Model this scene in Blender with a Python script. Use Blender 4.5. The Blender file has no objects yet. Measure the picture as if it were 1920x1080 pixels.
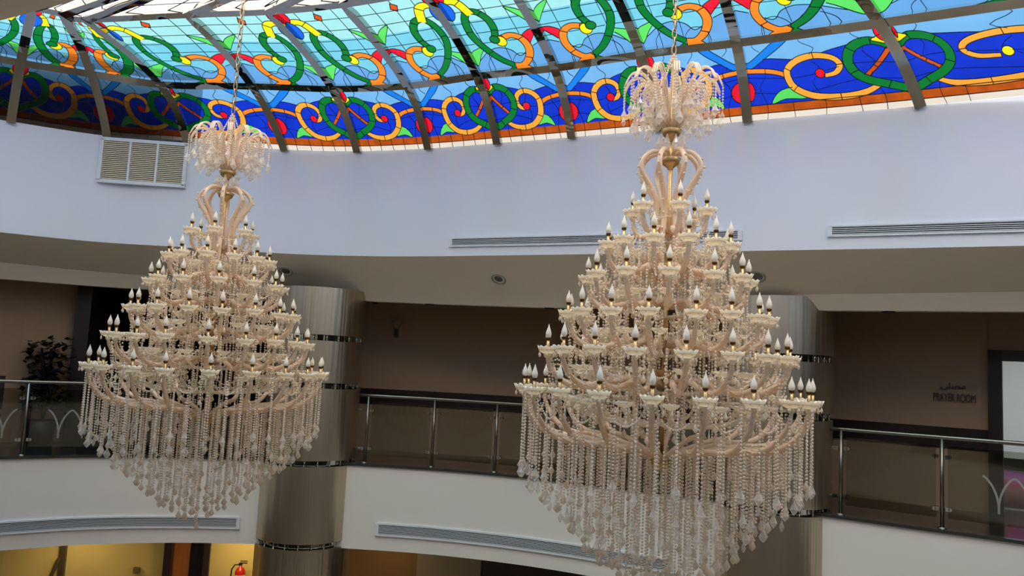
import bpy, bmesh, math, random
import numpy as np
from math import sin, cos, pi, radians, sqrt
from mathutils import Vector, Matrix
from mathutils.geometry import delaunay_2d_cdt
random.seed(7)
SC = bpy.context.scene
COL = SC.collection
EYE = 1.6

# ------------------------------------------------------------------ camera
cam_d = bpy.data.cameras.new('camera')
cam_d.sensor_width = 36.0
cam_d.lens = 1450.0 / 1920.0 * 36.0
cam_d.clip_start = 0.05
cam = bpy.data.objects.new('camera', cam_d)
COL.objects.link(cam)
PITCH, ROLL = radians(5.7), radians(2.9)
fwd = Vector((0, cos(PITCH), sin(PITCH)))
up0 = Vector((0, -sin(PITCH), cos(PITCH)))
rt0 = Vector((1, 0, 0))
rt = rt0 * cos(ROLL) + up0 * sin(ROLL)
up = -rt0 * sin(ROLL) + up0 * cos(ROLL)
cam.matrix_world = Matrix(((rt.x, up.x, -fwd.x, 0), (rt.y, up.y, -fwd.y, 0), (rt.z, up.z, -fwd.z, EYE), (0, 0, 0, 1)))
SC.camera = cam

# ------------------------------------------------------------------ world: overcast sky, brighter overhead
W = bpy.data.worlds.new('sky'); SC.world = W
W.use_nodes = True
nt = W.node_tree; nt.nodes.clear()
out = nt.nodes.new('ShaderNodeOutputWorld'); bg = nt.nodes.new('ShaderNodeBackground')
tc = nt.nodes.new('ShaderNodeTexCoord'); sep = nt.nodes.new('ShaderNodeSeparateXYZ'); rmp = nt.nodes.new('ShaderNodeValToRGB')
nt.links.new(tc.outputs['Generated'], sep.inputs[0]); nt.links.new(sep.outputs['Z'], rmp.inputs[0])
e = rmp.color_ramp.elements
e[0].position = 0.0; e[0].color = (0.26, 0.27, 0.28, 1)
e[1].position = 1.0; e[1].color = (1, 0.94, 0.86, 1)
m_ = e.new(0.45); m_.color = (0.30, 0.31, 0.32, 1)
nt.links.new(rmp.outputs[0], bg.inputs[0]); nt.links.new(bg.outputs[0], out.inputs[0])
bg.inputs[1].default_value = 3.5
sun_d = bpy.data.lights.new('sun', 'SUN'); sun_d.energy = 2.0; sun_d.angle = radians(12); sun_d.specular_factor = 0.0; sun_d.color = (1, 0.95, 0.88)
sun = bpy.data.objects.new('sun', sun_d); COL.objects.link(sun)
sun.rotation_euler = (radians(18), radians(-12), 0)
SC.view_settings.view_transform = 'Standard'
SC.view_settings.look = 'None'
SC.view_settings.gamma = 1.0
SC.view_settings.use_curve_mapping = False
SC.view_settings.exposure = 0.50
SC.cycles.transparent_max_bounces = 24
SC.cycles.max_bounces = 8
SC.cycles.transmission_bounces = 6
SC.cycles.sample_clamp_indirect = 4.0
SC.cycles.caustics_refractive = False

# ------------------------------------------------------------------ helpers
def s2l(c):
    c = c / 255.0
    return c / 12.92 if c <= 0.04045 else ((c + 0.055) / 1.055) ** 2.4
def rgb(r, g, b): return (s2l(r), s2l(g), s2l(b), 1)

def pmat(name, col, rough=0.6, metal=0.0, noise=0.0, nscale=8.0, trans=0.0, bump=0.0, bscale=20.0, bdetail=3, emit=None, spec=0.5, sub=0.0, aniso=0.0, stretch=None, ior=1.5, wear=None):
    m = bpy.data.materials.new(name); m.use_nodes = True
    t = m.node_tree; p = t.nodes['Principled BSDF']
    p.inputs['Base Color'].default_value = col
    p.inputs['Roughness'].default_value = rough
    p.inputs['Metallic'].default_value = metal
    p.inputs['Transmission Weight'].default_value = trans
    p.inputs['Specular IOR Level'].default_value = spec
    p.inputs['IOR'].default_value = ior
    if sub: p.inputs['Subsurface Weight'].default_value = sub
    co = t.nodes.new('ShaderNodeTexCoord'); mp = t.nodes.new('ShaderNodeMapping')
    t.links.new(co.outputs['Object'], mp.inputs[0])
    if stretch: mp.inputs['Scale'].default_value = stretch
    if noise:
        n = t.nodes.new('ShaderNodeTexNoise'); n.inputs['Scale'].default_value = nscale; n.inputs['Detail'].default_value = 4
        t.links.new(mp.outputs[0], n.inputs['Vector'])
        mx = t.nodes.new('ShaderNodeMix'); mx.data_type = 'RGBA'
        t.links.new(n.outputs['Fac'], mx.inputs['Factor'])
        mx.inputs['A'].default_value = tuple(max(0, c * (1 - noise)) for c in col[:3]) + (1,)
        mx.inputs['B'].default_value = (wear if wear else tuple(min(1, c * (1 + noise)) for c in col[:3]) + (1,))
        t.links.new(mx.outputs['Result'], p.inputs['Base Color'])
    if bump:
        n2 = t.nodes.new('ShaderNodeTexNoise'); n2.inputs['Scale'].default_value = bscale; n2.inputs['Detail'].default_value = bdetail
        t.links.new(mp.outputs[0], n2.inputs['Vector'])
        b = t.nodes.new('ShaderNodeBump'); b.inputs['Strength'].default_value = bump; b.inputs['Distance'].default_value = 0.05
        t.links.new(n2.outputs['Fac'], b.inputs['Height']); t.links.new(b.outputs[0], p.inputs['Normal'])
    if emit:
        p.inputs['Emission Color'].default_value = emit[0]; p.inputs['Emission Strength'].default_value = emit[1]
    return m

def glassmat(name, col, rough=0.0, streak=0.0, gloss=0.02, trans=0.25, nscale=3.0):
    """coloured art glass: tinted see-through, a little milky, a little reflective"""
    m = bpy.data.materials.new(name); m.use_nodes = True
    t = m.node_tree; t.nodes.clear()
    o = t.nodes.new('ShaderNodeOutputMaterial'); tr = t.nodes.new('ShaderNodeBsdfTransparent'); tl = t.nodes.new('ShaderNodeBsdfTranslucent')
    gl = t.nodes.new('ShaderNodeBsdfGlossy'); gl.inputs['Roughness'].default_value = 0.03
    m1 = t.nodes.new('ShaderNodeMixShader'); m2 = t.nodes.new('ShaderNodeMixShader')
    m1.inputs[0].default_value = trans; m2.inputs[0].default_value = gloss
    co = t.nodes.new('ShaderNodeTexCoord'); n = t.nodes.new('ShaderNodeTexNoise'); n.inputs['Scale'].default_value = nscale
    n.inputs['Detail'].default_value = 5
    t.links.new(co.outputs['Object'], n.inputs['Vector'])
    mx = t.nodes.new('ShaderNodeMix'); mx.data_type = 'RGBA'
    k = 0.12 + streak
    mx.inputs['A'].default_value = tuple(c * (1 - k) for c in col[:3]) + (1,)
    mx.inputs['B'].default_value = tuple(min(1, c * (1 + k)) for c in col[:3]) + (1,)
    t.links.new(n.outputs['Fac'], mx.inputs['Factor'])
    for s in (tr, tl): t.links.new(mx.outputs['Result'], s.inputs['Color'])
    t.links.new(tr.outputs[0], m1.inputs[1]); t.links.new(tl.outputs[0], m1.inputs[2])
    t.links.new(m1.outputs[0], m2.inputs[1]); t.links.new(gl.outputs[0], m2.inputs[2]); t.links.new(m2.outputs[0], o.inputs['Surface'])
    return m

def mesh_obj(name, verts, faces, mat, parent=None, smooth=False, mats=None, midx=None):
    me = bpy.data.meshes.new(name)
    me.from_pydata([tuple(v) for v in verts], [], faces)
    for m in (mats or [mat]): me.materials.append(m)
    if midx is not None: me.polygons.foreach_set('material_index', midx)
    if smooth: me.polygons.foreach_set('use_smooth', [True] * len(faces))
    me.update()
    o = bpy.data.objects.new(name, me); COL.objects.link(o)
    if parent: o.parent = parent
    return o
def bm_obj(name, bm, mat, parent=None, smooth=False, mats=None):
    me = bpy.data.meshes.new(name); bm.normal_update(); bm.to_mesh(me); bm.free()
    for m in (mats or [mat]): me.materials.append(m)
    if smooth: me.polygons.foreach_set('use_smooth', [True] * len(me.polygons))
    o = bpy.data.objects.new(name, me); COL.objects.link(o)
    if parent: o.parent = parent
    return o
def empty(name, loc, label=None, cat=None, group=None):
    o = bpy.data.objects.new(name, None); o.location = loc; o.empty_display_size = 0.1; COL.objects.link(o)
    return tag(o, label, cat, group)
def tag(o, label=None, cat=None, group=None, kind=None):
    if label: o['label'] = label
    if cat: o['category'] = cat
    if group: o['group'] = group
    if kind: o['kind'] = kind
    return o
def struct(o, label=None):
    o['kind'] = 'structure'
    if label: o['label'] = label
    return o

class MB:
    def __init__(s): s.v = []; s.f = []
    def add(s, v, f):
        k = len(s.v); s.v += [tuple(a) for a in v]; s.f += [tuple(i + k for i in q) for q in f]
    def box(s, c, sx, sy, sz, ang=0.0):
        ca, sa = cos(ang), sin(ang); vs = []
        for z in (-1, 1):
            for x, y in ((-1, -1), (1, -1), (1, 1), (-1, 1)):
                px, py = x * sx / 2, y * sy / 2
                vs.append((c[0] + px * ca - py * sa, c[1] + px * sa + py * ca, c[2] + z * sz / 2))
        s.add(vs, [(3, 2, 1, 0), (4, 5, 6, 7), (0, 1, 5, 4), (1, 2, 6, 5), (2, 3, 7, 6), (3, 0, 4, 7)])
    def tube(s, pts, r, n=8, cap=True):
        pts = [Vector(p) for p in pts]; N = len(pts)
        rs = r if isinstance(r, (list, tuple)) else [r] * N
        d = (pts[1] - pts[0]).normalized(); a = Vector((0, 0, 1)) if abs(d.z) < 0.9 else Vector((1, 0, 0))
        nrm = d.cross(a).normalized(); vs = []
        for i, p in enumerate(pts):
            d = ((pts[min(i + 1, N - 1)] - pts[max(i - 1, 0)])).normalized()
            nrm = (nrm - d * nrm.dot(d)).normalized(); b = d.cross(nrm)
            for k in range(n):
                t = 2 * pi * k / n; vs.append(p + (nrm * cos(t) + b * sin(t)) * rs[i])
        fs = [(i * n + k, i * n + (k + 1) % n, (i + 1) * n + (k + 1) % n, (i + 1) * n + k) for i in range(N - 1) for k in range(n)]
        if cap: fs += [tuple(range(n - 1, -1, -1)), tuple((N - 1) * n + k for k in range(n))]
        s.add(vs, fs)
    def lathe(s, prof, n=16, c=(0, 0, 0), wave=None):
        vs = []
        for j, (r, z) in enumerate(prof):
            for k in range(n):
                t = 2 * pi * k / n; dz = wave(j, t)[1] if wave else 0; dr = wave(j, t)[0] if wave else 0
                vs.append((c[0] + (r + dr) * cos(t), c[1] + (r + dr) * sin(t), c[2] + z + dz))
        fs = [(j * n + k, j * n + (k + 1) % n, (j + 1) * n + (k + 1) % n, (j + 1) * n + k) for j in range(len(prof) - 1) for k in range(n)]
        s.add(vs, fs)
    def build(s, name, mat, parent=None, smooth=False): return mesh_obj(name, s.v, s.f, mat, parent, smooth)

def cr(pts, n=6, closed=False):
    """catmull-rom through points (tuples of any dimension)"""
    P = [np.array(p, float) for p in pts]; N = len(P); out = []
    segs = N if closed else N - 1
    for i in range(segs):
        if closed: p0, p1, p2, p3 = P[(i - 1) % N], P[i], P[(i + 1) % N], P[(i + 2) % N]
        else:
            p1, p2 = P[i], P[i + 1]; p0 = P[i - 1] if i else 2 * p1 - p2; p3 = P[i + 2] if i + 2 < N else 2 * p2 - p1
        for k in range(n):
            t = k / n
            out.append(.5 * (2 * p1 + (p2 - p0) * t + (2 * p0 - 5 * p1 + 4 * p2 - p3) * t * t + (3 * p1 - p0 - 3 * p2 + p3) * t ** 3))
    if not closed: out.append(P[-1])
    return out

# ------------------------------------------------------------------ materials
M = {}
M['white'] = pmat('white plaster', rgb(226, 226, 236), 0.75, noise=0.03, nscale=1.2)
M['cream_plaster'] = pmat('off white plaster', rgb(228, 220, 211), 0.75, noise=0.04, nscale=1.0)
M['soffit'] = pmat('soffit plaster', rgb(228, 212, 190), 0.85, noise=0.03)
M['brownwall'] = pmat('brown corridor wall', rgb(172, 140, 112), 0.85, noise=0.05)
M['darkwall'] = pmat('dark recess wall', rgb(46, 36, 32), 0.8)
M['marble'] = pmat('dark band', rgb(34, 20, 18), 0.35, noise=0.3, nscale=5)
M['granite'] = pmat('dark granite', rgb(58, 56, 52), 0.15, noise=0.35, nscale=30)
M['cornice'] = pmat('corridor ceiling', rgb(170, 160, 150), 0.9)
M['yellow'] = pmat('yellow lower wall', rgb(205, 180, 110), 0.6, noise=0.06, nscale=3)
M['steel'] = pmat('brushed steel cladding', rgb(198, 184, 164), 0.36, metal=1.0, noise=0.08, nscale=9, stretch=(1, 1, 0.02), bump=.5, bscale=7)
M['mirror'] = pmat('polished steel', rgb(190, 188, 184), 0.06, metal=1.0)
M['rib'] = pmat('mirror rib cladding', rgb(175, 172, 168), 0.03, metal=1.0, bump=.9, bscale=2.0, bdetail=0.3)
M['rail'] = pmat('railing steel', rgb(132, 128, 120), 0.32, metal=1.0)
M['vent_frame'] = pmat('vent frame', rgb(222, 222, 226), 0.5)
M['vent_slat'] = pmat('vent slat', rgb(205, 205, 208), 0.5)
M['vent_dark'] = pmat('vent depth', rgb(26, 24, 24), 0.9)
M['louvre'] = pmat('louvre slat', rgb(222, 206, 178), 0.6)
M['lead'] = pmat('lead came', rgb(22, 34, 40), 0.5)
M['dark'] = pmat('black plastic', rgb(22, 20, 20), 0.4)
M['lens'] = pmat('downlight lens', rgb(110, 106, 98), 0.3)
M['lamptrim'] = pmat('downlight trim', rgb(150, 146, 138), 0.5)
M['door'] = pmat('dark door frame', rgb(38, 22, 20), 0.4)
M['roomwall'] = pmat('prayer room wall', rgb(200, 205, 205), 0.8)
M['letter'] = pmat('sign letters', rgb(70, 44, 38), 0.5)
M['redpaint'] = pmat('red paint', rgb(180, 20, 18), 0.3)
M['paper'] = pmat('paper label', rgb(225, 222, 210), 0.7)
M['wood'] = pmat('amber door leaf', rgb(190, 115, 50), 0.4, noise=0.1, nscale=4, stretch=(6, 6, 1))
M['plant'] = pmat('plant leaves', rgb(24, 30, 24), 0.6)
def softglass(name, col, rough, clear, glow, coat=0.6):
    """pressed glass: part see-through, part milky so that it passes light on, glossy skin"""
    m = bpy.data.materials.new(name); m.use_nodes = True; t = m.node_tree; p = t.nodes['Principled BSDF']; o = t.nodes['Material Output']
    p.inputs['Base Color'].default_value = col; p.inputs['Roughness'].default_value = rough; p.inputs['Specular IOR Level'].default_value = coat
    tl = t.nodes.new('ShaderNodeBsdfTranslucent'); tl.inputs[0].default_value = col; a = t.nodes.new('ShaderNodeMixShader'); a.inputs[0].default_value = glow
    t.links.new(p.outputs[0], a.inputs[1]); t.links.new(tl.outputs[0], a.inputs[2]); last = a
    if clear:
        g = t.nodes.new('ShaderNodeBsdfTransparent'); g.inputs[0].default_value = (.97, .95, .92, 1); b = t.nodes.new('ShaderNodeMixShader')
        fr = t.nodes.new('ShaderNodeLayerWeight'); fr.inputs[0].default_value = .35; mr = t.nodes.new('ShaderNodeMapRange'); mr.inputs['To Min'].default_value = min(1, clear * 1.25); mr.inputs['To Max'].default_value = clear * .35
        t.links.new(fr.outputs['Facing'], mr.inputs['Value']); t.links.new(mr.outputs[0], b.inputs[0])
        t.links.new(a.outputs[0], b.inputs[1]); t.links.new(g.outputs[0], b.inputs[2]); last = b
    t.links.new(last.outputs[0], o.inputs['Surface']); return m
M['crystal'] = softglass('crystal beads', rgb(255, 237, 216), 0.1, .30, .30, 1.0)
M['crystal2'] = softglass('clear crystal drop', rgb(255, 244, 232), 0.05, .62, .25, 1.0)
M['armglass'] = softglass('blush glass', rgb(255, 230, 202), 0.15, 0, .35, .8)
M['bobeche'] = softglass('milk glass', rgb(255, 246, 228), 0.18, 0, .45, .8)
M['frost'] = softglass('frosted etching', rgb(190, 186, 178), .8, .4, .1, .2)
M['brass'] = pmat('aged brass', rgb(208, 170, 116), 0.38, metal=1.0, noise=0.25, nscale=60)
M['brassdark'] = pmat('brass collar', rgb(90, 62, 28), 0.35, metal=1.0)
M['bulb'] = softglass('milky bulb', rgb(255, 248, 236), 0.25, 0, .4, .6)
M['chain'] = pmat('gilt chain', rgb(185, 160, 125), 0.35, metal=1.0)

M['railglass'] = bpy.data.materials.new('smoked railing glass'); M['railglass'].use_nodes = True
t = M['railglass'].node_tree; t.nodes.clear()
o_ = t.nodes.new('ShaderNodeOutputMaterial'); a_ = t.nodes.new('ShaderNodeBsdfTransparent'); a_.inputs[0].default_value = (0.74, 0.76, 0.70, 1)
g_ = t.nodes.new('ShaderNodeBsdfGlossy'); g_.inputs['Roughness'].default_value = 0.04; x_ = t.nodes.new('ShaderNodeMixShader'); x_.inputs[0].default_value = 0.07
t.links.new(a_.outputs[0], x_.inputs[1]); t.links.new(g_.outputs[0], x_.inputs[2]); t.links.new(x_.outputs[0], o_.inputs[0])

G = {}
def gl(k, r, g, b, **kw): G[k] = glassmat('art glass ' + k, rgb(r, g, b), **kw)
gl('turquoise pale', 128, 180, 182); gl('turquoise', 92, 161, 180); gl('sky', 80, 131, 179); gl('pale', 92, 144, 187)
gl('deep', 13, 42, 166, streak=0.15); gl('wing', 19, 101, 187); gl('amber', 147, 65, 17, streak=0.45, nscale=9)
gl('cream', 189, 179, 166); gl('orange', 200, 137, 49); gl('tangerine', 195, 109, 33); gl('green', 8, 97, 39)
gl('leaf', 74, 177, 80); gl('red', 187, 19, 39); gl('yellow', 204, 185, 23); gl('blue', 21, 80, 189); gl('rust', 166, 65, 23, streak=0.3)
G['white'] = glassmat('frosted white glass', rgb(240, 236, 230), trans=0.6, gloss=0.03)
GK = list(G.keys()); GM = [G[k] for k in GK]

# ------------------------------------------------------------------ plan curves
# back wall of the light well: eleven rib feet, then the rest of the oval (out of view)
RIB_ANG = [60, 37, 5, -26, -20, -20, -23, -23, -25, -28, -28, -54, -62]
RD1 = [.65, .61, .70, .56, .84, .78, .71, .77, .73, .80, .74, .86, .9]
RD2 = [1.6, 1.6, 1.65, 1.8, 2.2, 2.3, 2.3, 2.3, 2.3, 2.3, 2.3, 2.3, 2.3]
FEET = [(-8.4, 10.1), (-7.26, 10.79), (-6.14, 11.30), (-4.98, 11.40), (-3.56, 11.55), (-2.42, 11.43), (-1.31, 11.08), (-.29, 10.63), (.72, 10.17), (1.79, 9.66), (2.77, 9.15), (4.44, 8.34), (6.9, 7.02)]
REST = [(8.4, 5.6), (9.1, 3.9), (8.8, 1.9), (7.2, 1.1), (5.0, .9), (2.6, 1.1), (.7, 1.55), (-.75, 2.45), (-1.6, 3.04), (-2.25, 3.41), (-4.4, 4.5), (-6.5, 5.7), (-8.2, 7.4), (-8.9, 8.9)]
NF = len(FEET); SUB = 8
Floop = cr(FEET + REST, SUB, closed=True)
def offs(loop, d):
    """outward offset of closed clockwise loop"""
    N = len(loop); out = []
    dd = d if hasattr(d, '__len__') else [d] * N
    for i in range(N):
        t = loop[(i + 2) % N] - loop[(i - 2) % N]; t = t / np.hypot(*t)
        n = np.array([-t[1], t[0]]); out.append(loop[i] + n * dd[i])
    return out
Z_FB, Z_FT = EYE + 1.5, EYE + 3.1          # fascia bottom and top
# slab edge curve
SPTS = [(-8.6, 9.8), (-6.91, 10.84), (-6.01, 11.42), (-4.9, 11.8), (-3.65, 11.98), (-2.24, 12.0), (-.91, 11.88), (.45, 11.5), (1.77, 10.9), (2.9, 10.3), (4.0, 9.58), (4.86, 9.02), (5.68, 8.5), (7.1, 7.4)]
SREST = [(8.5, 5.6), (9.1, 3.6), (8.6, 1.2), (6.6, .35), (3.5, .35), (0, .35), (-3.5, .4), (-6.5, 1.6), (-8.8, 4.2), (-9.6, 7.4)]
Sloop = cr(SPTS + SREST, SUB, closed=True)

def strip(name, rows, mat, closed=True, parent=None, smooth=True, thick=0):
    """rows: lists of (x,y,z) of equal length -> quad strips"""
    n = len(rows[0]); vs = [p for r in rows for p in r]; fs = []
    for j in range(len(rows) - 1):
        for i in range(n if closed else n - 1):
            k = (i + 1) % n; fs.append((j * n + i, j * n + k, (j + 1) * n + k, (j + 1) * n + i))
    o = mesh_obj(name, vs, fs, mat, parent, smooth)
    return o
def lift(loop, z):
    zz = z if hasattr(z, '__len__') else [z] * len(loop)
    return [(p[0], p[1], h) for p, h in zip(loop, zz)]

# upper fascia wall (solid: inner face, outer face, top)
def autosmooth(o, a=35):
    me = o.data
    bm = bmesh.new(); bm.from_mesh(me)
    for e_ in bm.edges:
        if len(e_.link_faces) == 2 and e_.calc_face_angle(0) > radians(a): e_.smooth = False
    bm.to_mesh(me); bm.free(); return o
o = strip('wall_upper', [lift(offs(Floop, .15), Z_FB), lift(Floop, Z_FB), lift(Floop, Z_FT), lift(offs(Floop, .12), Z_FT)], M['white'])
struct(autosmooth(o), 'curved white plaster band running below the stained glass roof')
# sloped soffit + small step + lip + flat corridor ceiling
def h2_at(p):
    r = p[0]
    return float(np.interp(r, [-8, -3, 0, 3.2, 5.5], [1.15, 1.06, 1.01, 1.05, 1.10])) if p[1] > 6 else 1.05
h2 = [EYE + h2_at(p) for p in Floop]
h3 = [EYE + float(np.interp(p[0], [-8, -3, 0, 3.2, 5.5], [.90, .91, .86, .87, .89])) if p[1] > 6 else EYE + .88 for p in Floop]
CEILZ = EYE + 1.06
o = strip('ceiling_soffit', [lift(Floop, Z_FB), lift(offs(Floop, .7), h2), lift(offs(Floop, .84), h3), lift(offs(Floop, 1.0), h3), lift(offs(Floop, 1.01), CEILZ)], M['soffit'])
struct(autosmooth(o, 15), 'sloping grey soffit under the white fascia')
o = strip('ceiling_corridor', [lift(offs(Floop, 1.0), CEILZ), lift(offs(Floop, 4.5), CEILZ), lift([np.array([2, 5]) + (p - np.array([2, 5])) * 1.0 * (22 / np.hypot(*(p - np.array([2, 5])))) for p in Floop], CEILZ)], M['cornice'])
struct(o, 'flat ceiling of the gallery corridor')
# gallery slab: top floor strip, fascia, underside
Z_SB = EYE - 2.87
big = lambda loop, r: [np.array([0, 6]) + (p - np.array([0, 6])) * (r / np.hypot(*(p - np.array([0, 6])))) for p in loop]
o = strip('floor_gallery', [lift(Sloop, 0.0), lift(offs(Sloop, 2.0), 0.0), lift(big(Sloop, 22), 0.0)], M['granite']); struct(o, 'dark polished granite gallery floor')
o = strip('wall_balcony', [lift(offs(Sloop, .25), Z_SB), lift(Sloop, Z_SB), lift(Sloop, -.035)], M['cream_plaster']); struct(autosmooth(o), 'curved white balcony front below the railing')
o = strip('trim_1', [lift(offs(Sloop, .02), -.035), lift(offs(Sloop, -.03), -.035), lift(offs(Sloop, -.03), .0), lift(offs(Sloop, .02), .004)], M['granite']); struct(autosmooth(o), 'thin dark granite edging along the balcony')
o = strip('ceiling_lower', [lift(offs(Sloop, .24), Z_SB), lift(offs(Sloop, 2.5), Z_SB), lift(big(Sloop, 22), Z_SB)], M['cornice']); struct(o, 'ceiling of the floor below')
o = mesh_obj('floor_ground', [(-25, -20, -5), (25, -20, -5), (25, 30, -5), (-25, 30, -5)], [(0, 1, 2, 3)], pmat('beige tile', rgb(190, 178, 158), .3, noise=.05)); struct(o, 'beige ground floor far below')
o = strip('wall_outer', [lift(big(Sloop, 21.5), -5.0), lift(big(Sloop, 21.5), CEILZ + 2)], M['roomwall']); struct(o, 'outer walls of the building')

# ---- ray helpers so things can be set where they stand in the room
def ray(x, y):
    a = (x - 960) / 1450.; b = (540 - y) / 1450.
    d = rt * a + up * b + fwd
    return d
def at_z(x, y, z):
    d = ray(x, y); k = (z - EYE) / d.z
    return Vector((0, 0, EYE)) + d * k
def at_curve(x, y, loop):
    """where the view direction meets the vertical surface over a plan loop (far side)"""
    d = ray(x, y); best = None
    N = len(loop)
    for i in range(N):
        p, q = loop[i], loop[(i + 1) % N]
        e1 = q - p; den = d.x * (-e1[1]) + d.y * e1[0]
        if abs(den) < 1e-9: continue
        s = (p[0] * (-e1[1]) + p[1] * e1[0]) / den
        u = (p[0] * d.y - p[1] * d.x) / den * -1 if False else None
        hx, hy = d.x * s, d.y * s
        u = ((hx - p[0]) * e1[0] + (hy - p[1]) * e1[1]) / (e1[0] ** 2 + e1[1] ** 2)
        if s > 0 and -1e-6 <= u <= 1 + 1e-6 and (best is None or s > best[0]):
            best = (s, hx, hy, EYE + d.z * s, i + u)
    return best

# ------------------------------------------------------------------ corridor walls behind the galleries
def wall_run(name, pts, z0, z1, mat, label=None, th=.12):
    """pts left to right seen from the atrium; thickness goes outward"""
    n = len(pts); P = [np.array(p) for p in pts]; Q = []
    for i in range(n):
        t = P[min(i + 1, n - 1)] - P[max(i - 1, 0)]; t = t / np.hypot(*t); Q.append(P[i] + np.array([-t[1], t[0]]) * th)
    vs = [(*p, z0) for p in P] + [(*p, z1) for p in P] + [(*p, z1) for p in Q] + [(*p, z0) for p in Q]
    fs = []
    for i in range(n - 1):
        for j in range(4): fs.append((j * n + i, j * n + i + 1, ((j + 1) % 4) * n + i + 1, ((j + 1) % 4) * n + i))
    fs += [(0, n, 2 * n, 3 * n), (n - 1, 4 * n - 1, 3 * n - 1, 2 * n - 1)]
    o = mesh_obj(name, vs, fs, mat, None, False)
    if label: struct(o, label)
    return o
Wl = offs(Sloop, 1.8)
def wpts(x0, x1, y, n=10, loop=Wl):
    out = []
    for k in range(n + 1):
        b = at_curve(x0 + (x1 - x0) * k / n, y, loop); out.append((b[1], b[2]))
    return out
DADO0, DADO1 = .80, 1.07
mid = wpts(560, 1400, 700, 16); right = wpts(1400, 1852, 700, 10); left = wpts(-260, 142, 640, 8)
wall_run('wall_middle', mid, 0, CEILZ, M['brownwall'], 'brown corridor wall between the two steel columns')
wall_run('wall_right', right, 0, CEILZ, M['brownwall'], 'brown corridor wall carrying the prayer room lettering')
wall_run('wall_left', left, 0, CEILZ, M['brownwall'], 'dim brown corridor wall at the left end')
def inset(pts, d):
    n = len(pts); P = [np.array(p) for p in pts]; Q = []
    for i in range(n):
        t = P[min(i + 1, n - 1)] - P[max(i - 1, 0)]; t = t / np.hypot(*t); Q.append(P[i] - np.array([-t[1], t[0]]) * d)
    return Q
wall_run('trim_2', inset(mid, .03), DADO0, DADO1, M['marble'], 'dark band along the middle corridor wall', .03)
wall_run('trim_3', inset(right, .03), DADO0, DADO1, M['marble'], 'dark band along the right corridor wall', .03)
# recess behind the left chandelier
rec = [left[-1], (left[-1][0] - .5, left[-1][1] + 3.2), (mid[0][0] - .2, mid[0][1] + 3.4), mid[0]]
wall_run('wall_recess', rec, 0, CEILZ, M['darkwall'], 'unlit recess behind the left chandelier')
# dark reddish jamb at the recess edge
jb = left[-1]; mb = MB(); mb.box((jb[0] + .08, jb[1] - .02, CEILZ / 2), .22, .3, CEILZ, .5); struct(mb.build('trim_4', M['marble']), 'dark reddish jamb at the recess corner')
# right end beyond the door
rr = [right[-1]]
b0 = at_curve(1853, 750, Wl); b1 = at_curve(1990, 750, Wl); b2 = at_curve(1873, 750, Wl); b3 = at_curve(1970, 750, Wl)
wall_run('wall_far_right', wpts(2010, 2500, 750, 10), 0, CEILZ, M['brownwall'], 'corridor wall past the prayer room door')
HEAD = EYE + (at_curve(1880, 657, Wl)[3] - EYE)
dirw = Vector((b1[1] - b0[1], b1[2] - b0[2], 0)); dl = dirw.length; dirw.normalize(); wang = math.atan2(dirw.y, dirw.x); nout = Vector((-dirw.y, dirw.x, 0))
door = empty('door_1', (b0[1], b0[2], 0)); struct(door, 'dark framed doorway into the lit prayer room')
def local(mb_name, boxes, mat, parent=door):
    mb = MB()
    for (u, w, z, su, sw, sz) in boxes:
        p = dirw * u + nout * w; mb.box((p.x, p.y, z), su, sw, sz, wang)
    return mb.build(mb_name, mat, parent)
dw = dl
local('door_frame', [(.08, .02, HEAD / 2, .16, .24, HEAD), (dw - .08, .02, HEAD / 2, .16, .24, HEAD), (dw / 2, .02, HEAD - .07, dw, .24, .14)], M['door'])
wall_h = MB(); p_ = Vector((b0[1], b0[2], 0)) + dirw * dw / 2 + nout * .1; wall_h.box((p_.x, p_.y, (HEAD + CEILZ) / 2), dw + .3, .14, CEILZ - HEAD, wang)
struct(wall_h.build('wall_over_door', M['brownwall']), 'brown wall strip above the prayer room door')
# prayer room interior
q0 = Vector((b0[1], b0[2], 0)); room = [q0 + nout * .12 + dirw * .0, q0 + nout * 3 - dirw * .6, q0 + nout * 3 + dirw * (dw + 2.5), q0 + nout * .12 + dirw * dw]
wall_run('wall_prayer_room', [(p.x, p.y) for p in room], 0, CEILZ, M['roomwall'], 'pale wall inside the prayer room')
pl = bpy.data.lights.new('room_lamp', 'AREA'); pl.energy = 42; pl.size = .5; pl.color = (.95, 1, 1)
plo = bpy.data.objects.new('room_lamp', pl); COL.objects.link(plo); pp = q0 + nout * .42 + dirw * (dw / 2 + .3); plo.location = (pp.x, pp.y, CEILZ - .04)
# pink panel standing in the doorway
M['pink'] = pmat('pink maroon cloth', rgb(190, 110, 175), .7); tt = M['pink'].node_tree
co = tt.nodes.new('ShaderNodeTexCoord'); wv = tt.nodes.new('ShaderNodeTexNoise'); wv.inputs['Scale'].default_value = 1.6; wv.inputs['Detail'].default_value = 2
sp = tt.nodes.new('ShaderNodeSeparateXYZ'); ad = tt.nodes.new('ShaderNodeMath'); ad.operation = 'MULTIPLY_ADD'; ad.inputs[1].default_value = .45
tt.links.new(co.outputs['Generated'], sp.inputs[0]); tt.links.new(co.outputs['Object'], wv.inputs['Vector'])
tt.links.new(wv.outputs['Fac'], ad.inputs[0]); tt.links.new(sp.outputs['Z'], ad.inputs[2])
rp = tt.nodes.new('ShaderNodeValToRGB'); tt.links.new(ad.outputs[0], rp.inputs[0])
rp.color_ramp.elements[0].position = .3; rp.color_ramp.elements[0].color = rgb(92, 26, 48)
rp.color_ramp.elements[1].position = 1.1; rp.color_ramp.elements[1].color = rgb(222, 130, 220)
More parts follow.
